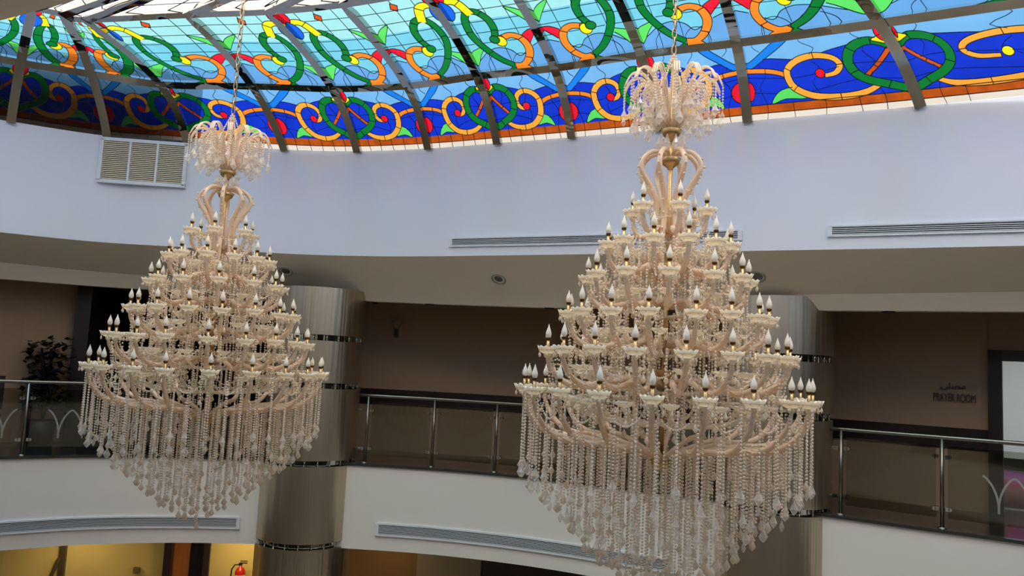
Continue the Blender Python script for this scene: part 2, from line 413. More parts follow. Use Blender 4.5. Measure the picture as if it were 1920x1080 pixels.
e2 = rp.color_ramp.elements.new(.62); e2.color = rgb(170, 120, 126); e3 = rp.color_ramp.elements.new(.85); e3.color = rgb(200, 84, 120)
tt.links.new(rp.outputs[0], tt.nodes['Principled BSDF'].inputs['Base Color'])
pk = empty('floor_screen', (q0 + nout * .75 + dirw * (dw / 2)), 'low screen with pink and maroon face standing in the prayer room doorway', 'screen')
def lb(name, boxes, mat, par):
    mb = MB()
    for (u, w, z, su, sw, sz) in boxes:
        p = dirw * u + nout * w; mb.box((p.x, p.y, z), su, sw, sz, wang)
    return mb.build(name, mat, par)
lb('panel', [(0, 0, .27, dw - .2, .04, .50)], M['pink'], pk)
lb('top_rail', [(0, 0, .60, dw - .2, .07, .16)], M['granite'], pk)
lb('base_rail', [(0, 0, .03, dw - .2, .05, .03)], M['rail'], pk)
lb('foot', [(-.4, 0, .04, .08, .3, .08)], M['dark'], pk); lb('foot', [(.4, 0, .04, .08, .3, .08)], M['dark'], pk)

# ---- PRAYER ROOM lettering
def text_on(x0, x1, y0, y1, s, name, label, font_w=None, d=.012):
    """s set upright on the corridor wall so that it spans the given place"""
    cu = bpy.data.curves.new('letters', 'FONT'); cu.body = s; cu.extrude = .5; cu.align_x = 'LEFT'
    tmp = bpy.data.objects.new('letters', cu); COL.objects.link(tmp)
    dg = bpy.context.evaluated_depsgraph_get(); dg.update()
    me = bpy.data.meshes.new_from_object(tmp.evaluated_get(dg)); bpy.data.objects.remove(tmp)
    co = np.empty(len(me.vertices) * 3); me.vertices.foreach_get('co', co); co = co.reshape(-1, 3)
    if len(co) == 0: return
    mn, mx = co.min(0), co.max(0)
    A = at_curve(x0, (y0 + y1) / 2, Wl); Bp = at_curve(x1, (y0 + y1) / 2, Wl)
    zt = at_curve((x0 + x1) / 2, y0, Wl)[3]; zb = at_curve((x0 + x1) / 2, y1, Wl)[3]
    a = Vector((A[1], A[2], 0)); b = Vector((Bp[1], Bp[2], 0)); u = (b - a); n = Vector((u.y, -u.x, 0)).normalized()
    base = (a + b) / 2 + n * (d + .005); base.z = zb; new = []
    for c in co:
        f = (c[0] - mn[0]) / (mx[0] - mn[0]) - .5; g = (c[1] - mn[1]) / (mx[1] - mn[1]); h = (c[2] - mn[2]) / (mx[2] - mn[2]) - .5
        p = u * f + Vector((0, 0, (zt - zb) * g)) + n * (h * 2 * d); new += [p.x, p.y, p.z]
    me.vertices.foreach_set('co', new); me.materials.clear(); me.materials.append(M['letter']); me.update()
    o = bpy.data.objects.new(name, me); o.location = base; COL.objects.link(o)
    tag(o, label, 'sign', 'prayer room wall lettering')
text_on(1750, 1829, 738, 753, 'PRAYER ROOM', 'sign_lettering', 'brown raised letters PRAYER ROOM on the corridor wall')
text_on(1764, 1811, 717, 732, '\uFEF0\uFEE0\uFEBC\uFEE3', 'sign_lettering', 'brown raised Arabic word above PRAYER ROOM on the corridor wall')

# ------------------------------------------------------------------ lower storey
Ll = offs(Sloop, 1.9)
def lower(x0, x1, z0, z1, mat, name, label=None, n=6, push=0.0):
    pts = wpts(x0, x1, 1060, n, Ll); pts = inset(pts, push) if push else pts
    return wall_run(name, pts, z0, z1, mat, label)
lower(-300, 308, -5, Z_SB, M['yellow'], 'wall_lower_left', 'yellowish tiled wall of the floor below at left', 8)
lower(392, 570, -5, Z_SB, M['yellow'], 'wall_lower_middle', 'yellow wall with the fire extinguisher', 4)
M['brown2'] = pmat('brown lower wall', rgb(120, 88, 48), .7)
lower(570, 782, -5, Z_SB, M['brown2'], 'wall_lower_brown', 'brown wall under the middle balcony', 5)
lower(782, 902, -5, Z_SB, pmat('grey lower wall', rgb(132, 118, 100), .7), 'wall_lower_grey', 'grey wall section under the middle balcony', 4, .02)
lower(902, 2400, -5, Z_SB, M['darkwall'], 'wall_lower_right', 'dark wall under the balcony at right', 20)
a = at_curve(308, 1060, Ll); b = at_curve(392, 1060, Ll)
dr = empty('door_2', ((a[1] + b[1]) / 2, (a[2] + b[2]) / 2, -5)); struct(dr, 'dark framed lower doorway with amber door leaf')
dv = Vector((b[1] - a[1], b[2] - a[2], 0)); dL = dv.length; dv.normalize(); dn = Vector((-dv.y, dv.x, 0)); da = math.atan2(dv.y, dv.x)
def dbx(name, boxes, mat):
    mb = MB()
    for (u, w, z, su, sw, sz) in boxes:
        p = dv * u + dn * w; mb.box((p.x, p.y, z), su, sw, sz, da)
    return mb.build(name, mat, dr)
H_ = Z_SB + 5
dbx('door_frame', [(-dL / 2 + .06, -.03, H_ / 2, .12, .22, H_), (dL / 2 - .04, -.03, H_ / 2, .10, .22, H_)], M['door'])
dbx('door_leaf', [(-dL / 2 + .24, .2, H_ / 2, .26, .06, H_)], M['wood'])
dbx('door_leaf', [(dL / 2 - .2, .28, H_ / 2, .3, .06, H_)], M['door'])
dbx('lobby_wall', [(0, 1.1, H_ / 2, dL + .8, .08, H_)], M['brown2'])
# warm lamps of the lower storey
for (x, e_) in ((150, 7), (450, 12), (720, 4)):
    c = at_curve(x, 1040, offs(Sloop, 1.15)); l = bpy.data.lights.new('corridor_lamp', 'AREA'); l.energy = e_; l.size = .5; l.color = (1, .78, .42)
    lo = bpy.data.objects.new('corridor_lamp', l); COL.objects.link(lo); lo.location = (c[1], c[2], Z_SB - .03)

# fire extinguisher
c = at_curve(450, 1076, Ll); fx = empty('fire_extinguisher', (c[1] * .985, c[2] * .985, c[3] - .21), 'red fire extinguisher with white label hanging on the yellow lower wall', 'fire extinguisher')
mb = MB(); mb.lathe([(0, 0), (.075, 0), (.085, .03), (.085, .30), (.06, .36), (.025, .38), (.025, .41), (0, .41)], 18); mb.build('cylinder', M['redpaint'], fx, True)
mb = MB(); mb.lathe([(.0865, .08), (.0865, .26)], 18); mb.build('paper_label', M['paper'], fx, True)
mb = MB(); mb.box((0, 0, .43), .05, .05, .04); mb.box((.05, 0, .45), .12, .02, .015); mb.box((.05, 0, .48), .12, .02, .012); mb.build('valve_handle', M['dark'], fx)
mb = MB(); mb.tube([(-.02, 0, .42), (-.09, -.02, .42), (-.14, -.02, .34), (-.15, -.02, .2), (-.14, -.02, .1)], .012, 8); mb.build('hose', M['dark'], fx, True)
# small box on the lower left wall, upright and slanted bars modelled in place of a reflection
c = at_curve(259, 1068, Ll); mb = MB(); mb.box((0, 0, 0), .1, .05, .1, -.1); o = mb.build('wall_box', pmat('dull box', rgb(110, 92, 50), .6)); o.location = (c[1], c[2] - .05, c[3]); tag(o, 'small brown junction box on the yellowish lower wall', 'junction box')
c = at_curve(120, 1060, Ll); mb = MB(); mb.box((0, 0, 0), .09, .06, 1.6, 0); mb.tube([(-.03, -.05, .2), (-.32, -.08, -.7)], .03, 8); o = mb.build('wall_reflection', pmat('bracket paint', rgb(80, 66, 40), .6)); o.location = (c[1], c[2] - .06, Z_SB - .8); tag(o, 'dull upright and slanted bars standing in for a reflection on the lower left wall', 'reflection_shape')

# ------------------------------------------------------------------ steel columns
def column(cx, cy, label):
    t = empty('steel_column', (cx, cy, -5), label, 'column', 'round steel clad columns')
    R = .71; joints = [EYE + .27, EYE - .45, EYE - 1.60, EYE - 2.80, EYE - 4.0]; gh = .09
    tops = [EYE + 1.03] + [j - gh / 2 for j in joints]; bots = [j + gh / 2 for j in joints] + [-5]
    for zt, zb in zip(tops, bots):
        mb = MB(); n = 96; zt += 5; zb += 5
        mb.lathe([(R - .03, zb), (R, zb), (R, zb + .004), (R, zt - .004), (R, zt), (R - .05, zt)], n)
        autosmooth(mb.build('cladding_panel', M['steel'], t, True))
    for j in joints:
        mb = MB(); mb.lathe([(R - .09, j + 5 - gh / 2 - .01), (R - .09, j + 5 + gh / 2 + .01)], 64)
        g = mb.build('joint_ring', M['mirror'], t, True)
        st = MB()
        for k in range(22):
            a = 2 * pi * k / 22; st.tube([((R - .04) * cos(a), (R - .04) * sin(a), j + 5 - gh / 2), ((R - .04) * cos(a), (R - .04) * sin(a), j + 5 + gh / 2)], .012, 6)
        st.build('spacer_rod', M['mirror'], t, True)['kind'] = 'stuff'
    mb = MB(); mb.lathe([(R + .002, .0), (R + .012, .0), (R + .012, 6.4), (R + .002, 6.4)], 4)
    return t
c1 = at_z(573, 960, 1.6 + 1e-9) if False else None
def col_at(px, py, D):
    d = ray(px, py); k = D / sqrt(d.x ** 2 + d.y ** 2); return d.x * k, d.y * k
x1, y1 = col_at(573, 950, 12.65); column(x1, y1, 'tall round brushed steel column right of the left chandelier')
x2, y2 = col_at(1449, 950, 10.8); column(x2, y2, 'tall round brushed steel column behind the right chandelier')

# ------------------------------------------------------------------ railings
RAILH = 1.05
def railing(posts, x_ends, yref, label, arches, rods=None):
    rl = offs(Sloop, .07)
    def P(x):
        b = at_curve(x, yref, rl); return np.array([b[1], b[2]])
    t0 = P(posts[0]); root = empty('railing', (t0[0], t0[1], 0), label, 'railing')
    base = np.array([t0[0], t0[1]])
    L3 = lambda p, z: (p[0] - base[0], p[1] - base[1], z)
    n = 24; xs = [x_ends[0] + (x_ends[1] - x_ends[0]) * k / n for k in range(n + 1)]
    mb = MB(); mb.tube([L3(P(x), RAILH - .025) for x in xs], .025, 12); mb.build('handrail', M['rail'], root, True)
    for x in posts:
        p = P(x); po = empty('tmp', (0, 0, 0)); bpy.data.objects.remove(po)
        mb = MB(); mb.tube([L3(p, .0), L3(p, RAILH - .04)], .021, 12); mb.lathe([(0, .018), (.05, .018), (.05, 0)], 16, L3(p, 0))
        po = mb.build('post', M['rail'], root, True)
        q = P(x + 6) - P(x - 6); q /= np.hypot(*q); ang = math.atan2(q[1], q[0])
        for s in (-1, 1):
            for z in (.22, .80):
                mb = MB(); c = p + q * s * .055
                n_ = np.array([q[1], -q[0]])
                for dd in (-.017, .017):
                    cc = c + n_ * dd; mb.box((*(cc - base), z), .045, .012, .045, ang); mb.tube([(*(cc - base + q * s * .022 - n_ * .006), z), (*(cc - base + q * s * .022 + n_ * .006), z)], .023, 10)
                mb.build('glass_clamp', M['mirror'], po, False)
    # short rods tying the first post to the column
    if rods:
        for z in (.22, .80):
            mb = MB(); mb.tube([L3(P(rods), z), L3(P(posts[0]), z)], .009, 8); mb.build('end_rod', M['rail'], root, True)
    # glass panels between posts
    for i in range(len(posts) - 1):
        A, B_ = P(posts[i]), P(posts[i + 1]); q = (B_ - A); Ln = np.hypot(*q); q = q / Ln; n_ = np.array([q[1], -q[0]])
        A2 = A + q * .06; B2 = B_ - q * .06; vs = []
        for z in (.12, .93):
            for (p, s) in ((A2, -1), (B2, -1), (B2, 1), (A2, 1)): vs.append(L3(p + n_ * s * .005, z))
        g = mesh_obj('glass_panel', vs, [(0, 1, 5, 4), (1, 2, 6, 5), (2, 3, 7, 6), (3, 0, 4, 7), (4, 5, 6, 7), (3, 2, 1, 0)], M['railglass'], root)
        if arches and (i in arches):
            # row of interlaced pointed arches etched in white
            mb = MB(); w = .30; cx = Ln / 2; start = arches[i]
            for s in start:
                cxp = cx + s * w / 2
                # half-arch pair rising from foot at cxp to peak at +-w
                for sg in (-1, 1):
                    prev = None; N = 14
                    for k in range(N + 1):
                        a = k / N; hx = cxp + sg * (.5 * w * 1.0) * (1 - cos(a * pi / 2)) ** .9 if False else cxp + sg * .5 * w * (a ** 1.7)
                        hz = .30 + .34 * (1 - (1 - a) ** 1.35) * 1.0
                        if k == 0: hz = .24
                        c = np.array([hx, hz])
                        if prev is not None:
                            dd = c - prev; m = np.array([-dd[1], dd[0]]) / np.hypot(*dd) * .011
                            quad = [prev - m, c - m, c + m, prev + m]
                            vv = [L3(A + q * u[0] + n_ * .0065, u[1]) for u in quad] + [L3(A + q * u[0] + n_ * .0075, u[1]) for u in quad]
                            mb.add(vv, [(0, 1, 2, 3), (7, 6, 5, 4), (0, 1, 5, 4), (2, 3, 7, 6)])
                        prev = c
            mb.build('etched_arches', M['frost'], g)
    return root
railing([-420, -190, 46, 300, 540], (-500, 560), 800, 'steel and glass railing on the left balcony', {0: (-1, 1), 1: (-3, -1, 1, 3), 2: (-3, -1, 1, 3)})
r_mid = railing([688, 813, 931, 1060, 1190, 1330, 1440], (672, 1450), 800, 'steel and smoked glass railing between the two columns', {}, 664)
railing([1577, 1766, 1998, 2260], (1556, 2400), 860, 'steel and glass railing below the prayer room lettering', {1: (-.2, 1.8, 3.8), 2: (-3, -1, 1, 3)}, 1552)

# ------------------------------------------------------------------ vents
def surf_path(x0, y0, x1, y1, loop, n):
    """plan points + frames along the surface between two view directions"""
    A = at_curve(x0, y0, loop); B_ = at_curve(x1, y1, loop); out = []
    t0, t1 = A[4], B_[4]
    for k in range(n + 1):
        t = t0 + (t1 - t0) * k / n; i = int(t) % len(loop); f = t - int(t); p = loop[i] * (1 - f) + loop[(i + 1) % len(loop)] * f
        q = loop[(i + 1) % len(loop)] - loop[i]; q = q / np.hypot(*q); out.append((p, q, np.array([q[1], -q[0]])))
    return out, A, B_
def slot_vent(x0, x1, yc0, yc1, h, loop, label, nsl=5, group=None, slat='vent_slat', bow=None):
    path, A, B_ = surf_path(x0, yc0, x1, yc1, loop, 24); zc = (A[3] + B_[3]) / 2
    p0 = path[12][0]; root = empty('air_vent', (p0[0], p0[1], zc), label, 'air vent', group)
    def ribbon(mb, z0, z1, d0, d1):
        n = len(path); vs = []
        for (p, q, m) in path:
            for (z, d) in ((z0, d0), (z0, d1), (z1, d1), (z1, d0)):
                w = p + m * d - p0; vs.append((w[0], w[1], z))
        fs = [(4 * i + j, 4 * i + (j + 1) % 4, 4 * i + 4 + (j + 1) % 4, 4 * i + 4 + j) for i in range(n - 1) for j in range(4)] + [(0, 1, 2, 3), (4 * n - 1, 4 * n - 2, 4 * n - 3, 4 * n - 4)]
        mb.add(vs, fs)
    fr = MB(); bw = h * .16
    ribbon(fr, h / 2 - bw * .5, h / 2 + bw * .6, -.01, .03); ribbon(fr, -h / 2 - bw * 1.1, -h / 2, -.01, .03)
    for idx in (0, -1):
        p, q, m = path[idx]; c = p + m * .01 - p0; fr.box((c[0], c[1], -.01), .05, .04, h + bw, math.atan2(q[1], q[0]))
    fr.build('frame', M['vent_frame'], root)
    bk = MB(); ribbon(bk, -h / 2, h / 2, -.001, .004); bk.build('backing', M['vent_dark'], root)
    for k in range(nsl):
        s = MB(); z = -h / 2 + h * (k + .5) / nsl; ribbon(s, z - h / nsl * .22, z + h / nsl * .22, .006, .024); s.build('slat', M[slat], root)
    return root
slot_vent(846, 1388, 456, 438, .105, Floop, 'long slot air vent in the upper white wall behind the right chandelier', 5)
slot_vent(1556, 2150, 431, 418, .105, Floop, 'long slot air vent in the upper white wall at the right edge', 5)
slot_vent(-260, 447, 1002, 978, .14, Sloop, 'curved slot vent in the lower left balcony front', 7)
slot_vent(707, 1262, 992, 1060, .15, Sloop, 'long slot vent in the balcony front under the middle railing', 7)
# three bay louvre
path, A, B_ = surf_path(193, 305, 347, 312, Floop, 12); p0 = path[6][0]
zt = at_curve(270, 268, Floop)[3]; zb = at_curve(270, 346, Floop)[3]; H = zt - zb
lv = empty('louvre_grille', (p0[0], p0[1], zb), 'beige three bay louvre grille high on the white wall above the left chandelier', 'louvre grille')
q = (path[-1][0] - path[0][0]); Lw = np.hypot(*q); q = q / Lw; n_ = np.array([q[1], -q[0]]); ang = math.atan2(q[1], q[0])
pc = (path[-1][0] + path[0][0]) / 2 - p0
def lvb(mb, u, w, z, su, sw, sz):
    c = pc + q * u + n_ * w; mb.box((c[0], c[1], z), su, sw, sz, ang)
mb = MB(); lvb(mb, 0, .03, 0, Lw + .08, .07, .05); lvb(mb, 0, .03, H, Lw + .08, .07, .05)
for s in (-1, 1): lvb(mb, s * (Lw / 2 + .015), .03, H / 2, .05, .07, H)
for s in (-1, 1): lvb(mb, s * Lw / 6, .03, H / 2, .03, .075, H)
mb.build('frame', M['vent_frame'], lv)
mb = MB(); lvb(mb, 0, .005, H / 2, Lw, .01, H); mb.build('backing', M['vent_dark'], lv)
for b in (-1, 0, 1):
    mb = MB()
    for k in range(22): lvb(mb, b * Lw / 3, .035, H * (k + .5) / 22, Lw / 3 - .03, .03, H / 22 * .55)
    mb.build('slat_bank', M['louvre'], lv)
mb = MB(); lvb(mb, 0, .03, H + .045, Lw + .02, .06, .02); mb.build('top_gap', M['dark'], lv)

# downlights in the sloping soffit
def soffit_pt(x, y):
    """hit the sloping soffit (between the fascia bottom and .7 m outward)"""
    best = None
    for k in range(41):
        w = .7 * k / 40; b = at_curve(x, y, offs(Floop, w)); i = int(b[4]) % len(Floop)
        z = Z_FB + (h2[i] - Z_FB) * w / .7
        if best is None or abs(z - b[3]) < best[0]: best = (abs(z - b[3]), b, i, z)
    return best
for (x, y, lab) in ((536, 508, 'round recessed downlight in the soffit beside the left chandelier'), (935, 523, 'round recessed downlight in the open soffit between the chandeliers'), (1419, 519, 'round recessed downlight half hidden behind the right chandelier')):
    d_, b, i, z = soffit_pt(x, y)
    tq = Floop[(i + 1) % len(Floop)] - Floop[i]; tq = tq / np.hypot(*tq); no = np.array([-tq[1], tq[0]]); sl = (h2[i] - Z_FB) / .7
    T = Vector((tq[0], tq[1], 0)); Dn = Vector((no[0], no[1], sl)).normalized(); Nn = T.cross(Dn).normalized()
    if Nn.z > 0: Nn = -Nn
    root = empty('downlight', (b[1], b[2], z), lab, 'downlight')
    def disc(prof, n=28):
        mb = MB(); mb.lathe(prof, n); mb.v = [tuple(T * v[0] + Dn * v[1] + Nn * v[2]) for v in mb.v]; return mb
    disc([(.112, -.01), (.112, .008), (.098, .014), (.088, .008), (.086, -.01)]).build('trim_ring', M['lamptrim'], root, True)
    disc([(0, .006), (.05, .004), (.087, -.004)]).build('lens', M['lens'], root, True)
# small ceiling spots, camera dome
for (x, y, lab) in ((806, 571, 'small dark recessed slot lamp under the soffit step left of centre'), (1030, 577, 'small dark recessed slot lamp under the soffit beside the right chandelier'), (1666, 584, 'small dark recessed slot lamp under the soffit above the prayer room side')):
    lp = offs(Floop, .96); b = at_curve(x, y, lp); i = int(b[4]) % len(Floop)
    mb = MB(); mb.lathe([(.0, -.012), (.07, -.012), (.08, 0), (.08, .01)], 20); o = mb.build('ceiling_spot', M['dark'], None, True); o.location = (b[1], b[2], h3[i]); tag(o, lab, 'ceiling lamp', 'small ceiling spots')
b = at_curve(702, 578, offs(Floop, 1.3)); cd = empty('dome_camera', (b[1], b[2], CEILZ), 'small black dome security camera beside the left steel column', 'security camera')
mb = MB(); mb.lathe([(.0, .0), (.055, .0), (.055, -.12), (.05, -.13)], 18); mb.build('housing', M['cornice'], cd, True)
mb = MB(); mb.lathe([(.05, -.125), (.047, -.15), (.03, -.17), (0, -.178)], 18); mb.build('dome', M['dark'], cd, True)
b = at_curve(743, 622, offs(Sloop, 1.70)); sc_ = empty('wall_sconce', (b[1], b[2], b[3]), 'small dim wall fitting on the brown wall right of the left column', 'wall lamp')
mb = MB(); mb.box((0, .05, -.02), .07, .08, .14); mb.build('backplate', M['dark'], sc_)
mb = MB(); mb.lathe([(.025, .05), (.07, .16), (.075, .2), (.07, .2), (.022, .06)], 16); mb.build('shade', pmat('shade', rgb(150, 130, 110), .6), sc_, True)
mb = MB(); mb.tube([(0, .02, -.05), (0, 0, .0), (0, 0, .06)], .012, 6); mb.build('stem', M['dark'], sc_, True)
# dim things in the left gallery
b = at_curve(88, 700, offs(Sloop, 1.35)); pt = empty('potted_plant', (b[1], b[2], 0), 'dark leafy potted plant behind the left railing', 'plant')
mb = MB(); mb.lathe([(0, 0), (.17, 0), (.22, .38), (.2, .38), (.19, .34), (0, .34)], 20); mb.build('pot', M['dark'], pt, True)
mb = MB(); rnd = random.Random(3)
for k in range(520):
    a = rnd.uniform(0, 2 * pi); r = rnd.uniform(.02, .38); z = rnd.uniform(.55, 1.65); a2 = rnd.uniform(0, 2 * pi); L_ = rnd.uniform(.12, .24)
    c = Vector((r * cos(a), r * sin(a) * .7, z)); d = Vector((cos(a2), sin(a2), rnd.uniform(-.6, .5))).normalized(); s = d.cross(Vector((0, 0, 1))).normalized() * L_ * .22
    mb.add([c, c + d * L_ * .5 + s, c + d * L_, c + d * L_ * .5 - s], [(0, 1, 2, 3)])
for k in range(7): mb.tube([(0, 0, .3), (rnd.uniform(-.1, .1), rnd.uniform(-.1, .1), .8), (rnd.uniform(-.28, .28), rnd.uniform(-.2, .2), 1.5)], .01, 5)
mb.build('foliage', M['plant'], pt)
b = at_curve(0, 712, offs(Sloop, 1.1)); bn = empty('bench', (b[1] - .42, b[2] - .25, 0), 'dark upholstered bench with low back behind the left railing', 'bench')
mb = MB(); mb.box((0, 0, .42), 1.1, .45, .1, 0); mb.build('seat', M['darkwall'], bn)
mb = MB(); mb.box((0, .22, .8), 1.1, .07, .5, 0); mb.build('backrest', M['darkwall'], bn)
bn.rotation_euler = (0, 0, .55)
for sx in (-.48, .48):
    for sy in (-.18, .18):
        mb = MB(); mb.box((sx, sy, .2), .05, .05, .4, 0); mb.build('leg', M['dark'], bn)

# ------------------------------------------------------------------ stained glass roof
P0 = []; P1 = []; P2 = []
for k in range(NF):
    a = radians(RIB_ANG[k]); d = np.array([sin(a), -cos(a)])
    b = np.array(FEET[k]); P0.append(np.array([*b, Z_FT])); P1.append(np.array([*(b + d * RD1[k]), Z_FT + .72])); P2.append(np.array([*(b + d * RD2[k]), Z_FT + 1.17]))
PM1 = [p0 - np.array([*( (p1 - p0)[:2] * .45), .9]) for p0, p1 in zip(P0, P1)]
P3 = [p0 + np.array([*((p2 - p0)[:2] * 2.0), 1.35]) for p0, p2 in zip(P0, P2)]
def rib_pt(k, v):
    pts = (PM1[k], P0[k], P1[k], P2[k], P3[k]); j = min(int(max(v, 0)), 1); t = v - j; p0, p1, p2, p3 = pts[j:j + 4]
    return .5 * (2 * p1 + (p2 - p0) * t + (2 * p0 - 5 * p1 + 4 * p2 - p3) * t * t + (3 * p1 - p0 - 3 * p2 + p3) * t ** 3)
def surf(k, u, v):
    """catmull across ribs so that panes follow the curve of the wall"""
    a, b = rib_pt(k, v), rib_pt(k + 1, v); z = rib_pt(max(k - 1, 0), v); c = rib_pt(min(k + 2, NF - 1), v)
    if k == 0: z = 2 * a - b
    if k + 2 > NF - 1: c = 2 * b - a
    return .5 * (2 * a + (b - z) * u + (2 * z - 5 * a + 4 * b - c) * u * u + (3 * a - z - 3 * b + c) * u ** 3)
HL, HU = 1.03, 1.66        # slant heights of the two rows

def pip(x, y, poly):
    c = False; n = len(poly); j = n - 1
    for i in range(n):
        xi, yi = poly[i]; xj, yj = poly[j]
        if (yi > y) != (yj > y) and x < (xj - xi) * (y - yi) / (yj - yi) + xi: c = not c
        j = i
    return c
def stroke(pts, w, n=5):
    """polyline (metric) -> outline polygon; w scalar or list"""
    C = cr(pts, n); N = len(C); ws = np.interp(np.linspace(0, 1, N), np.linspace(0, 1, len(w)), w) if hasattr(w, '__len__') else [w] * N
    Lp, Rp = [], []
    for i in range(N):
        t = C[min(i + 1, N - 1)] - C[max(i - 1, 0)]; t = t / (np.hypot(*t) + 1e-9); m = np.array([-t[1], t[0]]) * ws[i] / 2
        Lp.append(tuple(C[i] + m)); Rp.append(tuple(C[i] - m))
    return ('stroke', Lp, Rp)
def ell(cx, cy, rx, ry, n=20): return [(cx + rx * cos(2 * pi * k / n), cy + ry * sin(2 * pi * k / n)) for k in range(n)]
def in_stroke(x, y, s):
    L_, R_ = s[1], s[2]
    for i in range(len(L_) - 1):
        if pip(x, y, [L_[i], L_[i + 1], R_[i + 1], R_[i]]): return True
    return False

def motifs(row, W, even_left, wide=False, ballcol='red'):
    """list (shape, colour), painted last on top; metric x from the left rib, y along the slope"""
    hw = .20 if wide else (.275 if W > 1.6 else .34)
    wt = lambda t: float(np.interp(t, [-.05, 0, .34, .67, 1, 1.05], [-.05, 0, hw, .62 if wide else .67, 1, 1.05]))
    X = lambda t: (wt(t) * W if even_left else (1 - wt(t)) * W)
    H = HL if row == 0 else HU
    Y = lambda v: (v - row) * H
    pt = lambda L_: [(X(t), Y(v)) for t, v in L_]
    S = []; lead = []
    if row == 0:
        top = cr(pt([(0, .84), (.12, .83), (.27, .79), (.41, .75), (.54, .685), (.67, .72), (.79, .745), (.92, .72), (1, .69)]), 4)
        S.append(([(X(0), Y(0)), (X(1), Y(0))] + [tuple(p) for p in top][::-1], 'deep'))
        S.append((pt([(-.01, .08), (1.01, .08), (1.01, .185), (-.01, .185)]), 'amber'))
        S.append((pt([(-.01, -.01), (1.01, -.01), (1.01, .08), (-.01, .08)]), 'cream'))
        S.append(([tuple(p) for p in cr(pt([(.55, 1.0), (.63, 1.0), (.78, .87), (.93, .73), (1.0, .70), (1.0, .62), (.93, .64), (.79, .76), (.66, .87), (.55, 1.0)]), 3)][:-1], 'wing'))
        S.append(([tuple(p) for p in cr(pt([(.62, .36), (.72, .35), (.78, .27), (.80, .185), (.70, .235), (.58, .22)]), 3, True)], 'leaf'))
        S.append((stroke(pt([(.65, .50), (.72, .56), (.82, .60), (1.01, .63)]), .062), 'tangerine'))
        S.append((stroke(pt([(.0, .76), (.09, .61), (.16, .51), (.24, .41)]), .045), 'rust'))
        S.append((stroke(pt([(.16, .31), (.28, .225), (.41, .20), (.54, .24), (.63, .35), (.66, .47), (.655, .59), (.59, .68), (.49, .715), (.40, .67), (.37, .58), (.40, .49), (.46, .465)]), [.05, .075, .085, .085, .085, .085, .08, .08, .075, .07, .065, .06, .05]), 'orange'))
        S.append((ell(X(.48), Y(.50), .052, .056), ballcol))
        S.append((stroke(pt([(.045, .70), (.075, .76), (.125, .80), (.20, .79), (.275, .73), (.32, .61), (.305, .47), (.235, .365), (.12, .285), (0, .20)]), [.03, .07, .09, .095, .095, .095, .095, .095, .095, .095]), 'green'))
        S.append((pt([(0, .74), (.04, .86), (.11, .82), (.12, .80), (.05, .75)]), 'yellow'))
        S.append((ell(X(0), Y(.87), .105, .125), 'red'))
        S.append((ell(X(1), Y(.365), .135, .15), 'red'))
        # lead lines: wavy uprights
        for t in (.18, .5, .85): lead.append([tuple(p) for p in cr([(X(t), Y(1)), (X(t + .04), Y(.9)), (X(t - .03), Y(.8)), (X(t + .02), Y(.7)), (X(t - .03), Y(.55)), (X(t + .03), Y(.4)), (X(t - .01), Y(.185)), (X(t), 0)], 3)])
        for t in (.33, .66): lead.append([(X(t), 0), (X(t), Y(.185))])
        lead.append([(0, Y(.08)), (W, Y(.08))])
        for v in (.52, .33): lead.append([tuple(p) for p in cr([(X(0), Y(v)), (X(.3), Y(v + .05)), (X(.6), Y(v - .04)), (X(1), Y(v + .03))], 4)])
        bgc = lambda x, y: 'pale'
    else:
        wave = cr(pt([(0, 1.10), (.14, 1.18), (.27, 1.26), (.42, 1.29), (.55, 1.25), (.64, 1.17), (.79, 1.25), (.98, 1.32), (1, 1.32)]), 4)
        S.append(([(X(0), 0), (X(1), 0)] + [tuple(p) for p in wave][::-1], 'sky'))
        S.append(([tuple(p) for p in cr(pt([(0, 1.12), (.05, 1.26), (.14, 1.30), (.27, 1.33), (.16, 1.23), (.06, 1.10), (0, 1.08)]), 3)], 'leaf'))
        S.append(([tuple(p) for p in cr(pt([(1, 1.52), (.95, 1.62), (.86, 1.68), (.74, 1.71), (.86, 1.60), (.96, 1.50), (1, 1.48)]), 3)], 'leaf'))
        S.append(([tuple(p) for p in cr(pt([(1.0, 1.45), (.87, 1.45), (.74, 1.37), (.77, 1.26), (.86, 1.34), (.95, 1.42), (1, 1.44)]), 3)], 'red'))
        S.append((stroke(pt([(.28, 1.72), (.20, 1.63), (.17, 1.50), (.20, 1.38), (.29, 1.24), (.40, 1.13), (.52, 1.06)]), .095), 'green'))
        S.append((stroke(pt([(.52, 1.06), (.63, 1.06), (.73, 1.14), (.78, 1.26), (.74, 1.37), (.64, 1.415), (.54, 1.40), (.50, 1.385)]), .1), 'tangerine'))
        S.append((ell(X(.485), Y(1.36), .075, .1), 'yellow'))
        S.append((stroke(pt([(.28, 1.70), (.35, 1.71), (.42, 1.68), (.48, 1.60), (.48, 1.49), (.42, 1.39)]), [.07, .1, .1, .1, .09, .08]), 'green'))
        S.append((ell(X(.42), Y(1.385), .065, .075), 'green'))
        S.append((stroke(pt([(.04, 1.80), (.14, 1.84), (.24, 1.81), (.31, 1.68)]), [.06, .1, .12, .12]), 'yellow'))
        S.append((ell(X(0), Y(1.90), .14, .15), 'red'))
        S.append((ell(X(0), Y(1.745), .15, .19), 'blue'))
        d = .06; cx, cy = X(.5), Y(1.87)
        S.append(([(cx - d, cy - d * .3), (cx + d * .2, cy - d * 1.2), (cx + d, cy + d * .3), (cx - d * .2, cy + d * 1.2)], 'rust'))
        for t in (.25, .5, .75): lead.append([(X(t), Y(1)), (X(t), Y(2))])
